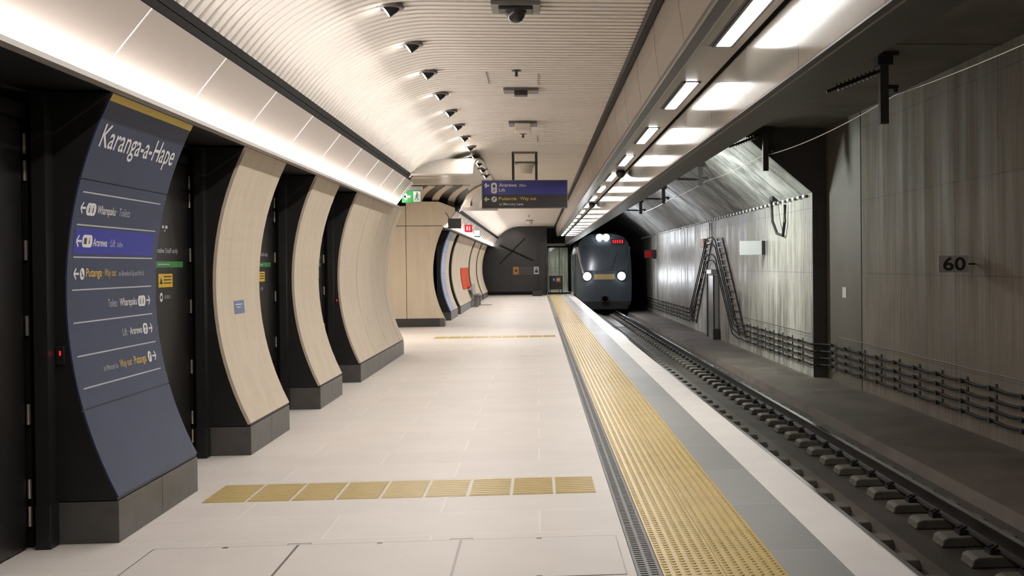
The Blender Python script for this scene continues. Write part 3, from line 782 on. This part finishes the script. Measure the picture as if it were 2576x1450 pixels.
t = thing('ceiling_speaker', 'small white speaker far along the vault, seen below the hanging sign', 'speaker', (-.3, 52, 3.497))
b = MB(); b.box(-.15, .15, -.2, .2, -.03, 0); b.build('mounting_plate', M['greymetal'], t)
b = MB(); b.lathe((0, 0, -.03), [(.12, 0), (.12, -.16), (.1, -.17)], 16); b.build('speaker_can', M['speaker'], t, smooth=True)

# hanging sign
t = thing('hanging_sign', 'long blue and black direction sign hanging from the vault on two rods', 'hanging sign', (-.2, 20.7, 0))
b = MB(); b.box(-.745, .745, 0, .09, 2.505, 2.995); b.build('case', M['charcoal'], t, bevel=.006)
b = MB()
b.box(-.75, .75, -.012, .0, 2.985, 3.0); b.box(-.75, .75, -.012, .0, 2.50, 2.515); b.box(-.75, -.735, -.012, 0, 2.515, 2.985); b.box(.735, .75, -.012, 0, 2.515, 2.985); b.build('bezel', M['greymetal'], t)
for x in (-.2, .205):
    b = MB(); b.box(x - .022, x + .022, .03, .06, 2.995, 3.5); b.build('hanger_rod', M['charcoal'], t)
b = MB(); b.box(-.2, .205, .02, .07, 3.465, 3.498); b.build('ceiling_bar', M['greymetal'], t)
fp = lambda u, v: (u, -.002, v); fq = lambda u, v: (u, -.004, v); fr = lambda u, v: (u, -.006, v)
f = Flat(); f.rect(-.733, .733, 2.745, 2.983); f.build('blue_field', M['bluesign'], t, fp)
fd = Flat()
for v in (2.905, 2.665): Flat().arrow(-.66, v, .085, w=.024).build('arrow', M['white'], t, fq)
fw = Flat(); lift_icon(fw, fd, -.585, -.485, 2.765, 2.955, True); fw.build('lift_icon', M['white'], t, fq); fd.build('icon_figures', M['charcoal'], t, fr)
fw, fd = Flat(), Flat(); way_icon(fw, fd, -.535, 2.665, .05); fw.build('way_out_icon', M['white'], t, fq); fd.build('icon_figures', M['charcoal'], t, fr)
for a, m_ in ((('Ararewa', -.45, -.14, 2.885, .058, .02), 'white'), (('20m', -.10, .025, 2.885, .045, .01), 'white'), (('Lift', -.45, -.34, 2.80, .052, .01), 'white'),
              (('Putanga', -.455, -.145, 2.65, .055, .02), 'goldprint'), (('· Way out', -.12, .20, 2.65, .055, .01), 'goldprint'), (('to Mercury Lane', -.45, -.03, 2.56, .042, .008), 'white')):
    Flat().text(*a).build('lettering', M[m_], t, fq)

# exit sign at the corner of the passage
t = thing('exit_sign', 'green exit sign with a white arrow, hanging at the corner of the side passage', 'exit sign', (-2.03, 19.42, -.056))
b = MB(); b.box(-.18, .175, -.11, .06, 2.797, 2.86); b.build('mounting_box', M['greymetal'], t, bevel=.004)
b = MB(); b.box(-.155, .155, 0, .05, 2.60, 2.797); b.build('sign_case', M['green'], t, bevel=.004)
f = Flat(); f.arrow(-.07, 2.70, .105, w=.035); f.build('white_arrow', M['white'], t, lambda u, v: (u, -.002, v))
f = Flat(); f.rect(.03, .147, 2.612, 2.785); f.build('white_panel', M['white'], t, lambda u, v: (u, -.002, v))
f = Flat(); f.circle(.092, 2.757, .013, 10); f.bar((.092, 2.745), (.083, 2.69), .024); f.bar((.083, 2.698), (.11, 2.645), .014); f.bar((.083, 2.698), (.058, 2.65), .014); f.bar((.088, 2.73), (.122, 2.71), .011); f.bar((.088, 2.73), (.058, 2.70), .011)
f.build('running_figure', M['green'], t, lambda u, v: (u, -.004, v))

# screens and small signs on the far cove
def cove_box(name, label, cat, y, x0, x1, z0, z1, faces):
    t = thing(name, label, cat, (x0, y, z0))
    b = MB(); b.box(0, x1 - x0, 0, .08, 0, z1 - z0); b.build('case', M['charcoal'], t, bevel=.005)
    b = MB(); b.obar((.04, .04, z1 - z0), (-.06, .04, z1 - z0 + .15), .03, .03); b.build('mounting_bracket', M['greymetal'], t)
    for nm, a, c, e, g, m in faces:
        b = MB(); b.box(a, c, -.006, -.001, e, g); b.build(nm, m, t)
cove_box('information_screen', 'dark rectangular screen hanging above the far cream wall past the side passage', 'screen', 28.9, -2.15, -1.835, 2.42, 2.665, [('display', .015, .30, .015, .23, M['blackgloss'])])
cove_box('lit_sign', 'small red lit sign hanging on the far cove, right of the dark screen', 'lit sign', 34, -2.06, -1.845, 2.475, 2.685, [('display', .01, .205, .01, .20, E['redsoft']), ('lettering', .06, .085, .05, .16, E['whitelit']), ('lettering', .125, .15, .05, .16, E['whitelit'])])
cove_box('lit_sign', 'small white lit sign hanging on the far cove, rightmost of the row', 'lit sign', 39, -2.05, -1.865, 2.455, 2.68, [('display', .01, .175, .035, .215, E['whitelit']), ('lettering', .08, .13, .05, .12, M['charcoal'])])

# bench
t = thing('bench', 'grey bench against the far cream wall below the orange panel', 'bench', (-2.22, 43.0, 0))
b = MB(); b.box(-.15, .11, 0, 2.2, .42, .47); b.build('seat', M['bench'], t, bevel=.012)
b = MB(); b.prism([(-.15, .47), (-.19, .82), (-.16, .82), (-.12, .47)], .1, 2.1); b.build('backrest', M['bench'], t)
for yy in (.25, 1.8):
    b = MB(); b.box(-.08, .08, yy, yy + .1, 0, .42); b.build('leg', M['bench'], t, bevel=.005)
b = MB(); b.box(-2.25, -1.75, 45.0, 45.8, 0, .006); tag(b.build('drain_grate', M['greymetal']), 'small dark floor grate by the far cream wall beyond the bench', 'floor grate')

# ------------------------------------------------------------------ the track
b = MB(); b.box(1.66, 4.42, YN, 110, -1.2, -.93); struct(b, 'floor_track', M['slab'])
b = MB(); b.prism([(4.30, -.93), (4.34, -.80), (4.42, -.80), (4.42, -1.0), (4.30, -1.0)], YN, 110); b.box(4.42, 6.1, YN, 110, -1.2, -.80); struct(b, 'floor_walkway', M['walk'])
b = MB(); b.box(2.98, 3.12, YN, 110, -.93, -.905); struct(b, 'trim_14', M['walk'])
def rail(x, label):
    t = thing('rail', label, 'rail', (x, 0, -.84))
    b = MB(); b.prism([(-.07, 0), (.07, 0), (.07, .012), (.012, .03), (.010, .115), (.034, .128), (.034, .145), (-.034, .145), (-.034, .128), (-.010, .115), (-.012, .03), (-.07, .012)], YN, 108); b.build('rail_body', M['rail'], t)
    b = MB(); b.box(-.026, .026, YN, 108, .1452, .147); b.build('running_surface', M['railhead'], t)
rail(3.72, 'far steel running rail with a bright worn top, on concrete blocks')
rail(2.64, 'near steel running rail hidden close under the platform edge')
def block(x):
    t = thing('sleeper_block', 'x', 'sleeper', (x, 0, -.93))
    b = MB(); b.prism([(-.33, 0), (-.31, .07), (-.27, .085), (.33, .085), (.36, .0)], -.13, .13, 'y'); b.build('block', M['block'], t, bevel=.012)
    for s in (-1, 1):
        b = MB(); b.box(s * .11 - .04, s * .11 + .04, -.06, .06, .085, .125); b.tube([(s * .14, -.05, .13), (s * .08, -.03, .15), (s * .08, .03, .15), (s * .14, .05, .13)], .012, 6); b.build('rail_clip', M['clip'], t)
    return t
first = block(3.72); second = block(2.64)
for row, (src, x, nm) in enumerate(((first, 3.72, 'far rail'), (second, 2.64, 'near rail'))):
    k = 0; y = 7.72
    while y < 56:
        lab = f'grey concrete sleeper block under the {nm}, {nth(k)} from the camera'
        g = f'sleeper blocks under the {nm}'
        if k == 0: src.location = (x, y, -.93); src['label'] = lab; src['group'] = g
        else: dup(src, (x, y, -.93), lab, g)
        k += 1; y += .685

# ------------------------------------------------------------------ tunnel walls
PY = 23.1
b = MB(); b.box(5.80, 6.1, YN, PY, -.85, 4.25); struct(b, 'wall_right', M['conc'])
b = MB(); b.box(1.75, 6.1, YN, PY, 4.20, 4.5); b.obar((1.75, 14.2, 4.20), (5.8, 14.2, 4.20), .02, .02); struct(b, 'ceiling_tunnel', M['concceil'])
b = MB(); b.box(5.788, 5.802, 20.6, PY, -.8, 4.2); struct(b, 'wall_right_pier', mat('smooth_concrete', (.105, .092, .076), .6, var=.12, vscale=(1, 1, 1)))
SEC = [(5.50, -.85), (5.50, 2.90), (4.55, 3.70), (3.95, 4.20)]
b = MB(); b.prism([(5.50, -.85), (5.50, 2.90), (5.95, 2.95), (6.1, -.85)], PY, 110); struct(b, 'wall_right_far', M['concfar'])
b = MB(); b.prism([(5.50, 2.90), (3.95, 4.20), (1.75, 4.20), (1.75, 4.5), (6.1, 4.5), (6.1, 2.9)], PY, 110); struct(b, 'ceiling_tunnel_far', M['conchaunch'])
b = MB(); b.prism([(5.50, -.84), (5.50, 2.90), (3.95, 4.20), (5.80, 4.20), (5.80, -.84)], PY - .02, PY - .001); struct(b, 'wall_portal', M['beam'])
b = MB(); b.box(1.66, 6.1, 109.5, 110, -1, 4.5); struct(b, 'wall_tunnel_end', M['under'])
b = MB(); b.box(1.55, 1.75, 66.2, 110, -1, 4.5); struct(b, 'wall_tunnel_left', M['conc'])

# wall cables: four runs with brackets, climbing over the A-shaped ladder frame
ZR = [-.10, -.24, -.375, -.51]
apex = [2.30, 2.10, 1.78, 1.60]
ordw = ['top', 'second', 'third', 'bottom']
for k in range(4):
    pts = []; y = 9.42
    while y <= PY - .3: pts.append((5.73, y, ZR[k] - .012)); y += .5
    pts = [(p[0], p[1], p[2] - (.022 if i % 2 else 0)) for i, p in enumerate(pts)]
    pts += [(5.60, PY - .15, ZR[k] - .03), (5.44, PY - .03, ZR[k] - .03)]
    y = 24.0
    while y < 31.2: pts.append((5.43, y, ZR[k] - .012 - (.02 if int(y * 2 + .01) % 2 else 0))); y += .5
    pts += [(5.42, 31.5, ZR[k] - .03), (5.38, 31.9 + k * .10, ZR[k] + .06), (5.38, 35.2, apex[k] - .10), (5.38, 35.7, apex[k]), (5.38, 36.7, apex[k]), (5.38, 37.2, apex[k] - .10), (5.38, 41.1 - k * .1, ZR[k] + .06), (5.42, 41.6, ZR[k])]
    y = 42.2
    while y < 70: pts.append((5.43, y, ZR[k] - .012 - (.02 if int((y - 42.2) * 2 + .01) % 2 else 0))); y += .5
    b = MB(); b.tube(pts, .019, 6)
    tag(b.build('trunk_cable', M['cable'], smooth=True), f'{ordw[k]} one of the four black cables along the tunnel wall', 'cable', 'four black wall cables')
def cable_bracket():
    t = thing('cable_bracket', 'x', 'cable bracket', (5.80, 9, 0), 'cable brackets on the tunnel walls')
    b = MB(); b.box(-.012, -.001, -.03, .03, -.07, .035); b.build('back_plate', M['bracket'], t)
    b = MB(); b.box(-.115, -.012, -.035, .035, -.048, -.033); b.box(-.115, -.10, -.035, .035, -.033, .02); b.build('bracket_arm', M['bracket'], t)
    return t
cb = cable_bracket(); fst = True
for r in range(4):
    for y0, y1, x, wh in ((10.42, 22.9, 5.80, 'near wall'), (24.0, 30.4, 5.50, 'pale wall before the A frame'), (42.2, 52, 5.50, 'pale wall beyond the A frame')):
        y = y0; k = 0
        while y < y1:
            lab = f'cable bracket on the {wh}, {nth(k)} along the {ordw[r]} cable'
            if fst: cb.location = (x, y, ZR[r]); cb['label'] = lab; fst = False
            else: dup(cb, (x, y, ZR[r]), lab)
            k += 1; y += 1.0
# A-shaped cable frame: two cable ladders
def cable_ladder(label, a0, a1, w):
    t = thing('cable_ladder', label, 'cable ladder', a0)
    d = Vector(a1) - Vector(a0); s = Vector((0, 1, 0)) * w
    for q in (Vector((0, 0, 0)), s):
        b = MB(); b.obar(q, d + q, .03, .05); b.build('side_rail', M['bracket'], t)
    n = 15
    for i in range(n):
        p = d * ((i + .5) / n); b = MB(); b.obar(p, p + s, .03, .035); b.build('rung', M['galv'] if i % 3 else M['bracket'], t)
cable_ladder('slanted black cable ladder climbing to the apex, right leg of the A-shaped frame', (5.47, 30.6, -.45), (5.47, 34.4, 2.25), 1.0)
cable_ladder('slanted black cable ladder, left leg of the A-shaped frame nearer the train', (5.47, 41.2, -.55), (5.47, 37.3, 2.25), -.9)
b = MB(); b.box(5.40, 5.499, 37.85, 38.75, 2.05, 2.32); tag(b.build('junction_box', mat('tan_box', (.30, .22, .17), .5), bevel=.01), 'tan junction box on the wall at the apex of the cable frame', 'junction box')
t = thing('steel_duct', 'tall bright steel duct standing against the wall between the legs of the cable frame', 'duct', (5.49, 36.0, -.80))
b = MB(); b.box(-.14, 0, -.7, .65, 0, 1.93); b.build('duct_body', M['galv'], t, bevel=.01)
for s in (-.72, .62):
    b = MB(); b.box(-.17, -.13, s, s + .06, 0, 1.96); b.build('side_rail', M['bracket'], t)
b = MB(); b.box(-.20, 0, -.5, .5, 1.97, 2.12); b.build('duct_head', M['galv'], t, bevel=.02)
b = MB(); b.box(-.20, -.02, -.9, -.75, 0, .32); b.build('foot_box', M['bracket'], t)
for yy in (36.35, 36.75):
    b = MB(); b.tube([(5.45, yy, 2.3), (5.45, yy, 2.80)], .022, 6); tag(b.build('conduit', M['galv']), ('left' if yy > 36.5 else 'right') + ' one of two short conduits above the apex of the cable frame', 'conduit')
# dotted chain line at the top of the far wall, and the thin white line above the cables
t = thing('trunk_cable', 'thin knobbly black and white cable along the top edge of the pale tunnel wall', 'cable', (5.46, PY + .3, 2.85))
pts = [(0, i * .5, .0 + .02 * (i % 2)) for i in range(0, 78)]
b = MB(); b.tube(pts, .016, 6); b.build('cable_run', M['cable'], t)
for i in range(0, 76):
    b = MB(); b.box(-.03, .03, i * .5 + .1, i * .5 + .3, -.02, .04); b.build('cable_clamp', M['wire'], t)
b = MB(); pts = []
y = 13.0
while y < 22.4: pts.append((5.785, y, .055 - .004 * math.sin(y * 3))); y += .4
b.tube(pts, .006, 5); tag(b.build('trunk_cable', M['wire']), 'thin pale cable along the near tunnel wall just above the four black cables', 'cable')
b = MB(); b.tube([(5.485, PY + .2 + i * .4, .07) for i in range(21)], .006, 5); tag(b.build('trunk_cable', M['wire']), 'thin pale cable on the pale wall just above the four black cables', 'cable')

# overhead supports
def support(x, y, ztop, zbot, arm0, arm1, label):
    t = thing('overhead_support', label, 'overhead line support', (x, y, ztop), 'overhead line supports')
    h = ztop - zbot
    b = MB(); b.box(-.055, .055, -.05, .05, -h, 0); b.build('drop_post', M['post'], t)
    b = MB(); b.box(-.16, .16, -.16, .16, -.05, -.001); b.box(-.10, .10, -.10, .10, -.16, -.05); b.build('mounting_plate', M['bracket'], t)
    a0 = Vector((arm0[0] - x, 0, arm0[1] - ztop)); a1 = Vector((arm1[0] - x, 0, arm1[1] - ztop)); d = (a1 - a0)
    b = MB(); b.tube([a0, a1], .02, 8); b.build('arm', M['bracket'], t)
    b = MB(); prof = []; L = d.length
    for i in range(10):
        s = .12 * L + .68 * L * i / 9; prof += [(.024, s - .012), (.052, s), (.024, s + .012)]
    b.lathe(a0, prof, 12, d.normalized()); b.build('insulator', M['insul'], t, smooth=True)
    b = MB(); b.box(.055, .19, -.03, .03, -.46, -.41); b.lathe((.16, 0, -.50), [(.03, 0), (.03, .09)], 10); b.build('cable_clamp', M['bracket'], t)
    return t
support(4.49, 14.86, 4.20, 3.29, (4.46, 3.98), (3.74, 3.70), 'nearest overhead line support, a dark post with an insulator arm under the near tunnel roof')
support(4.53, 22.95, 4.20, 3.33, (4.48, 4.06), (3.80, 3.80), 'second overhead line support, a dark post at the step in the tunnel roof')
support(4.08, 29.0, 4.08, 3.45, (4.03, 3.60), (3.38, 3.62), 'third overhead line support, against the pale sloping roof')
support(4.08, 37.6, 4.08, 3.45, (4.03, 3.60), (3.38, 3.62), 'fourth overhead line support, a small dark post on the pale sloping roof')
support(4.08, 45.9, 4.08, 3.48, (4.03, 3.62), (3.38, 3.64), 'farthest overhead line support, above the train')
pts = []
for (xa, ya), (xb, yb) in zip(((4.75, 6.5), (4.65, 14.86), (4.66, 22.95), (4.24, 29.0), (4.24, 37.6)), ((4.65, 14.86), (4.66, 22.95), (4.24, 29.0), (4.24, 37.6), (4.24, 45.9))):
    for i in range(12):
        s = i / 12; pts.append((xa + (xb - xa) * s, ya + (yb - ya) * s, 3.665 - (.08 if ya < 22 else .03) * 4 * s * (1 - s) - (.10 if ya > 22 else 0) * (s if ya < 25 else 1)))
pts.append((4.24, 45.9, 3.565))
pts = [p for p in pts if not 22.96 < p[1] < 26]; i = next(i for i, p in enumerate(pts) if p[1] > 23); pts[i:i] = [(4.56, 23.06, 3.655), (4.50, 23.3, 3.64), (4.44, 24.9, 3.60)]
b = MB(); b.tube(pts, .009, 6); tag(b.build('earth_cable', M['wire']), 'thin bright cable sagging between the overhead line supports', 'cable')
b = MB(); b.box(3.19, 3.23, YN, 70, 3.62, 3.70); b.box(3.15, 3.27, YN, 70, 3.70, 3.71); tag(b.build('conductor_bar', M['steel']), 'overhead conductor bar above the track, behind the beam', 'conductor bar')

# tunnel signs
t = thing('distance_sign', 'small grey board reading 60 held out from the near tunnel wall', 'sign', (5.29, 15.1, 0))
b = MB(); b.box(0, .41, 0, .012, 1.352, 1.575); b.build('plate', M['platesign'], t)
f = Flat(); f.text('60', .06, .37, 1.383, .165, .02); f.build('numerals', M['charcoal'], t, lambda u, v: (u, -.003, v))
b = MB(); b.box(.41, .505, .0, .015, 1.45, 1.475); b.build('bracket_arm', M['bracket'], t)
t = thing('track_sign', 'plain white board held out from the pale tunnel wall, right of the cable frame', 'sign', (4.88, 28.0, 1.70))
b = MB(); b.box(0, .54, -.02, .02, 0, .34); b.build('board', M['whitesign'], t, bevel=.006)
b = MB(); b.box(.54, .62, -.04, .06, 0, .34); b.build('bracket_arm', M['bracket'], t)
t = thing('strap_fitting', 'narrow dark strap-shaped fitting hanging from the top of the pale tunnel wall', 'wall fitting', (5.49, 25.4, 2.10))
b = MB(); b.tube([(-.12, 1.1, .86), (-.16, 1.0, .80), (-.18, .75, .35), (-.14, .45, .06), (-.06, .2, .0), (-.06, 0, .3), (-.06, -.05, .68)], .035, 8); b.build('strap', M['charcoal'], t, smooth=True)
b = MB(); b.box(-.16, -.09, .85, 1.2, .80, .92); b.build('mounting_block', M['bracket'], t)
b = MB(); b.tube([(-.19, .95, .75), (-.20, .75, .35)], .02, 6); b.build('highlight_strip', M['steel'], t)
b = MB(); b.box(5.780, 5.788, 21.6, 21.88, .83, 1.03); tag(b.build('label_sign', M['whitesign']), 'small white label on the smooth pier of the near tunnel wall', 'label')
t = thing('track_signal', 'small signal with a red light on the wall right of the train', 'signal', (5.40, 54.0, 1.75))
b = MB(); b.box(-.06, .09, 0, .1, 0, .42); b.build('backing', M['charcoal'], t)
b = MB(); b.box(-.44, -.06, .0, .1, .04, .40); b.build('housing', M['charcoal'], t)
b = MB(); b.box(-.40, -.12, -.01, -.001, .08, .36); b.build('red_light', E['reddim'], t)
b = MB(); b.box(.02, .10, .02, .08, .16, .24); b.build('wall_bracket', M['bracket'], t)
b = MB(); b.box(5.76, 5.80, 12.6, 12.66, -.66, -.62); tag(b.build('red_marker', mat('red_marker', (.5, .05, .03), .5)), 'tiny red marker low on the near tunnel wall', 'marker')
t = thing('ceiling_camera', 'dark camera dome under the soffit between the linear lights, nearer one', 'security camera', (1.33, 18.5, 2.985))
b = MB(); b.lathe((0, 0, 0), [(.06, 0), (.075, -.02), (.075, -.06), (.05, -.10), (.01, -.12)], 18); b.build('dome', M['charcoal'], t, smooth=True)
dup(t, (1.33, 28.2, 2.985), 'dark camera dome under the soffit between the linear lights, farther one')

# ------------------------------------------------------------------ the train
TY = 56.0
tr = thing('train', 'oncoming dark train with three bright headlights on the track', 'train', (3.20, TY, -.6915))
lev = [(.16, 1.12), (.30, 1.25), (.55, 1.30), (.95, 1.315), (1.5, 1.32), (2.2, 1.31), (2.9, 1.27), (3.25, 1.18), (3.50, .98), (3.64, .66), (3.70, .25)]
def fy(z): return 0.0 if z < 1.75 else .42 * ((z - 1.75) / 1.9) ** 1.2
NX = 10
vs = []; fs = []
for z, hw in lev:
    for i in range(NX + 1):
        x = -hw + 2 * hw * i / NX; c = (abs(x) / 1.32) ** 4 * .16
        vs.append((x, fy(z) + c, z))
n = NX + 1; nl = len(lev)
for j in range(nl - 1):
    for i in range(NX): fs.append((j * n + i, j * n + i + 1, (j + 1) * n + i + 1, (j + 1) * n + i))
o0 = len(vs)
for yy in (1.2, 20.0):
    for s in (-1, 1):
        for z, hw in lev: vs.append((s * hw, yy, z))
def idx(q, s, j): return o0 + (q * 2 + s) * nl + j
for j in range(nl - 1):
    for s in (0, 1):
        e = j * n + (NX if s else 0); e2 = (j + 1) * n + (NX if s else 0)
        fs.append((e, idx(0, s, j), idx(0, s, j + 1), e2)); fs.append((idx(0, s, j), idx(1, s, j), idx(1, s, j + 1), idx(0, s, j + 1)))
top = [(nl - 1) * n + i for i in range(NX + 1)]
fs.append(tuple(top + [idx(0, 1, nl - 1), idx(0, 0, nl - 1)])); fs.append((idx(0, 0, nl - 1), idx(0, 1, nl - 1), idx(1, 1, nl - 1), idx(1, 0, nl - 1)))
bot = [i for i in range(NX + 1)]
fs.append(tuple(bot[::-1] + [idx(0, 0, 0), idx(0, 1, 0)])); fs.append((idx(0, 0, 0), idx(1, 0, 0), idx(1, 1, 0), idx(0, 1, 0)))
fs.append(tuple([idx(1, 0, j) for j in range(nl)] + [idx(1, 1, j) for j in range(nl - 1, -1, -1)]))
b = MB(); b.add(vs, fs); b.build('body', M['trainbody'], tr, smooth=True)
def front(u, v, off=-.02): return (u, fy(v) + (abs(u) / 1.32) ** 4 * .16 + off, v)
def patch(name, m, u0, u1, v0, v1, off=-.02, k=8, taper=0.0):
    b = MB(); vs = []; fs = []
    for j in range(k + 1):
        for i in range(k + 1):
            v = v0 + (v1 - v0) * j / k; tpr = 1 - taper * j / k; u = u0 * tpr + (u1 - u0) * tpr * i / k
            vs.append(front(u, v, off))
    q = len(vs)
    vs += [(p[0], p[1] + .03, p[2]) for p in vs]
    for j in range(k):
        for i in range(k):
            a = j * (k + 1) + i; fs.append((a, a + 1, a + k + 2, a + k + 1))
    r = [i for i in range(k + 1)] + [j * (k + 1) + k for j in range(1, k + 1)] + [k * (k + 1) + i for i in range(k - 1, -1, -1)] + [j * (k + 1) for j in range(k - 1, 0, -1)]
    for a, c in zip(r, r[1:] + r[:1]): fs.append((a, c, c + q, a + q))
    b.add(vs, fs); return b.build(name, m, tr, smooth=True)
patch('windscreen', M['trainglass'], -1.14, 1.14, 1.92, 3.12, taper=.08)
patch('yellow_front_band', M['trainyellow'], -.48, .48, 1.48, 1.74)
b = MB(); b.obar(front(-1.27, 3.05, -.03), front(-1.0, 1.78, -.03), .09, .05); b.build('windscreen_pillar', M['trainpillar'], tr)
b = MB(); b.obar(front(1.27, 3.05, -.03), front(1.05, 1.78, -.03), .06, .05); b.build('windscreen_pillar', M['trainbody'], tr)
b = MB(); b.obar(front(.35, 2.0, -.05), front(.62, 2.75, -.05), .025, .02); b.build('wiper', M['under'], tr)
b = MB(); b.prism([(-1.1, .05), (1.1, .05), (1.22, .45), (-1.22, .45)], -.10, .3, 'y'); b.build('bumper_skirt', M['under'], tr, bevel=.02)
b = MB(); b.box(-.16, .16, -.42, -.1, .42, .70); b.lathe((0, -.42, .56), [(.13, 0), (.10, -.12)], 14, (0, -1, 0)); b.build('coupler', M['under'], tr)
for s in (-1, 1):
    p = front(s * .82, 1.64, 0)
    b = MB(); b.lathe((p[0], p[1] + .02, p[2]), [(.23, 0), (.23, .05), (.20, .06)], 24, (0, -1, 0)); h = b.build('headlight', M['under'], tr, smooth=True)
    b = MB(); b.lathe((p[0], p[1] - .045, p[2]), [(.19, 0), (.17, .03), (.07, .05)], 24, (0, -1, 0)); b.build('headlight_lens', E['head'], h)
p = front(-.06, 3.50, 0)
b = MB(); b.box(-.38, .30, p[1] - .05, p[1] + .10, 3.32, 3.68); h = b.build('top_headlight', M['under'], tr, bevel=.02)
for xx in (-.20, .12):
    b = MB(); b.lathe((xx, p[1] - .055, 3.50), [(.165, 0), (.15, .03), (.06, .045)], 20, (0, -1, 0)); b.build('headlight_lens', E['head'], h)
b = MB(); q = front(.7, 3.30, -.03); b.box(.36, 1.0, q[1] - .02, q[1] + .12, 3.18, 3.42); h = b.build('destination_display', M['under'], tr)
b = MB()
for i in range(5): b.box(.42 + i * .11, .49 + i * .11, q[1] - .026, q[1] - .021, 3.22, 3.38)
b.build('red_lights', E['redsoft'], h)
for yy in (1.6, 3.8, 15, 17.2):
    b = MB()
    for s in (-1, 1): b.lathe((s * .54, yy, .40), [(.34, -.05), (.40, -.04), (.40, .05), (.34, .06)], 24, (1, 0, 0))
    b.tube([(-.6, yy, .40), (.6, yy, .40)], .07, 10); b.build('wheelset', M['under'], tr, smooth=True)
for s in (-1, 1):
    for yy in (2.5, 6, 9.5, 13, 16.5):
        b = MB(); b.box(s * 1.325 - .01, s * 1.325 + .01, yy, yy + 1.7, 1.9, 2.75); b.build('side_window', M['trainglass'], tr)
for s in (-.82, .82):
    lamp('headlight_beam', 'SPOT', (3.20 + s, TY - .25, .94), 35, (.86, .93, 1.0), .10, (math.radians(-90), 0, 0), math.radians(75), .8)
lamp('headlight_beam', 'SPOT', (3.14, TY - .25, 2.80), 45, (.86, .93, 1.0), .12, (math.radians(-90), 0, 0), math.radians(110), .8)

# ------------------------------------------------------------------ tunnel lights, unseen behind the beam, some only added to brighten
t = thing('unseen_tunnel_light', 'tunnel tube light behind the beam, lighting the pale sloping roof', 'tunnel light', (1.90, 26.0, 3.55), 'tunnel lights behind the beam')
b = MB(); b.box(-.145, -.05, -.75, .75, -.06, .10); b.build('housing', M['greymetal'], t)
b = MB(); b.tube([(-.02, -.7, .0), (-.02, .7, .0)], .03, 10); b.build('tube', E['tun'], t)
dup(t, (1.90, 11.5, 2.74), 'added tube light unseen behind the beam, nearest the camera')  # unseen fitting added to light the near wall and its sign
dup(t, (1.90, 18.5, 2.74), 'tunnel tube light behind the beam, just before the step in the tunnel roof')
dup(t, (1.90, 38.5, 3.55), 'tunnel tube light behind the beam, third from the camera')
dup(t, (1.90, 50.0, 3.55), 'added tube light unseen behind the beam, nearest the train')  # unseen fitting added to brighten the far tunnel and train front
lamp('tunnel_glow', 'AREA', (2.0, 26.0, 3.55), 170, (.90, .96, .88), (1.4, .12), (0, math.radians(-68), 0))
lamp('tunnel_glow', 'AREA', (2.0, 38.5, 3.55), 75, (.88, .92, 1.0), (1.4, .12), (0, math.radians(-68), 0))
lamp('tunnel_glow', 'AREA', (2.0, 11.5, 2.74), 13, (1.0, .90, .80), (1.4, .12), (0, math.radians(-42), 0))
lamp('tunnel_glow', 'AREA', (2.0, 18.5, 2.74), 6, (1.0, .92, .82), (1.4, .12), (0, math.radians(-45), 0))
lamp('tunnel_glow', 'AREA', (2.0, 50.0, 3.55), 60, (.92, .92, 1.0), (1.4, .12), (0, math.radians(-62), math.radians(25)))
lamp('end_glow', 'AREA', (1.1, 63.5, 2.5), 45, (.97, 1.0, .9), (.8, 2.5), (0, 0, 0))
lamp('passage_glow', 'AREA', (-5.0, 24.4, 3.36), 95, (1.0, .88, .76), (2.2, .3), (0, 0, 0))

# ------------------------------------------------------------------ world and view
w = bpy.data.worlds.new('world'); SC.world = w; w.use_nodes = True
w.node_tree.nodes['Background'].inputs['Color'].default_value = (.9, .85, .8, 1)
w.node_tree.nodes['Background'].inputs['Strength'].default_value = 0.015
vs_ = SC.view_settings
vs_.view_transform = 'Standard'; vs_.look = 'None'; vs_.gamma = 1.0; vs_.exposure = 0.95
try: vs_.use_curve_mapping = False
except Exception: pass
cy = SC.cycles
cy.use_denoising = True
cy.max_bounces = 8; cy.diffuse_bounces = 5; cy.glossy_bounces = 4; cy.transmission_bounces = 6
cy.sample_clamp_indirect = 6.0; cy.caustics_reflective = False; cy.caustics_refractive = False
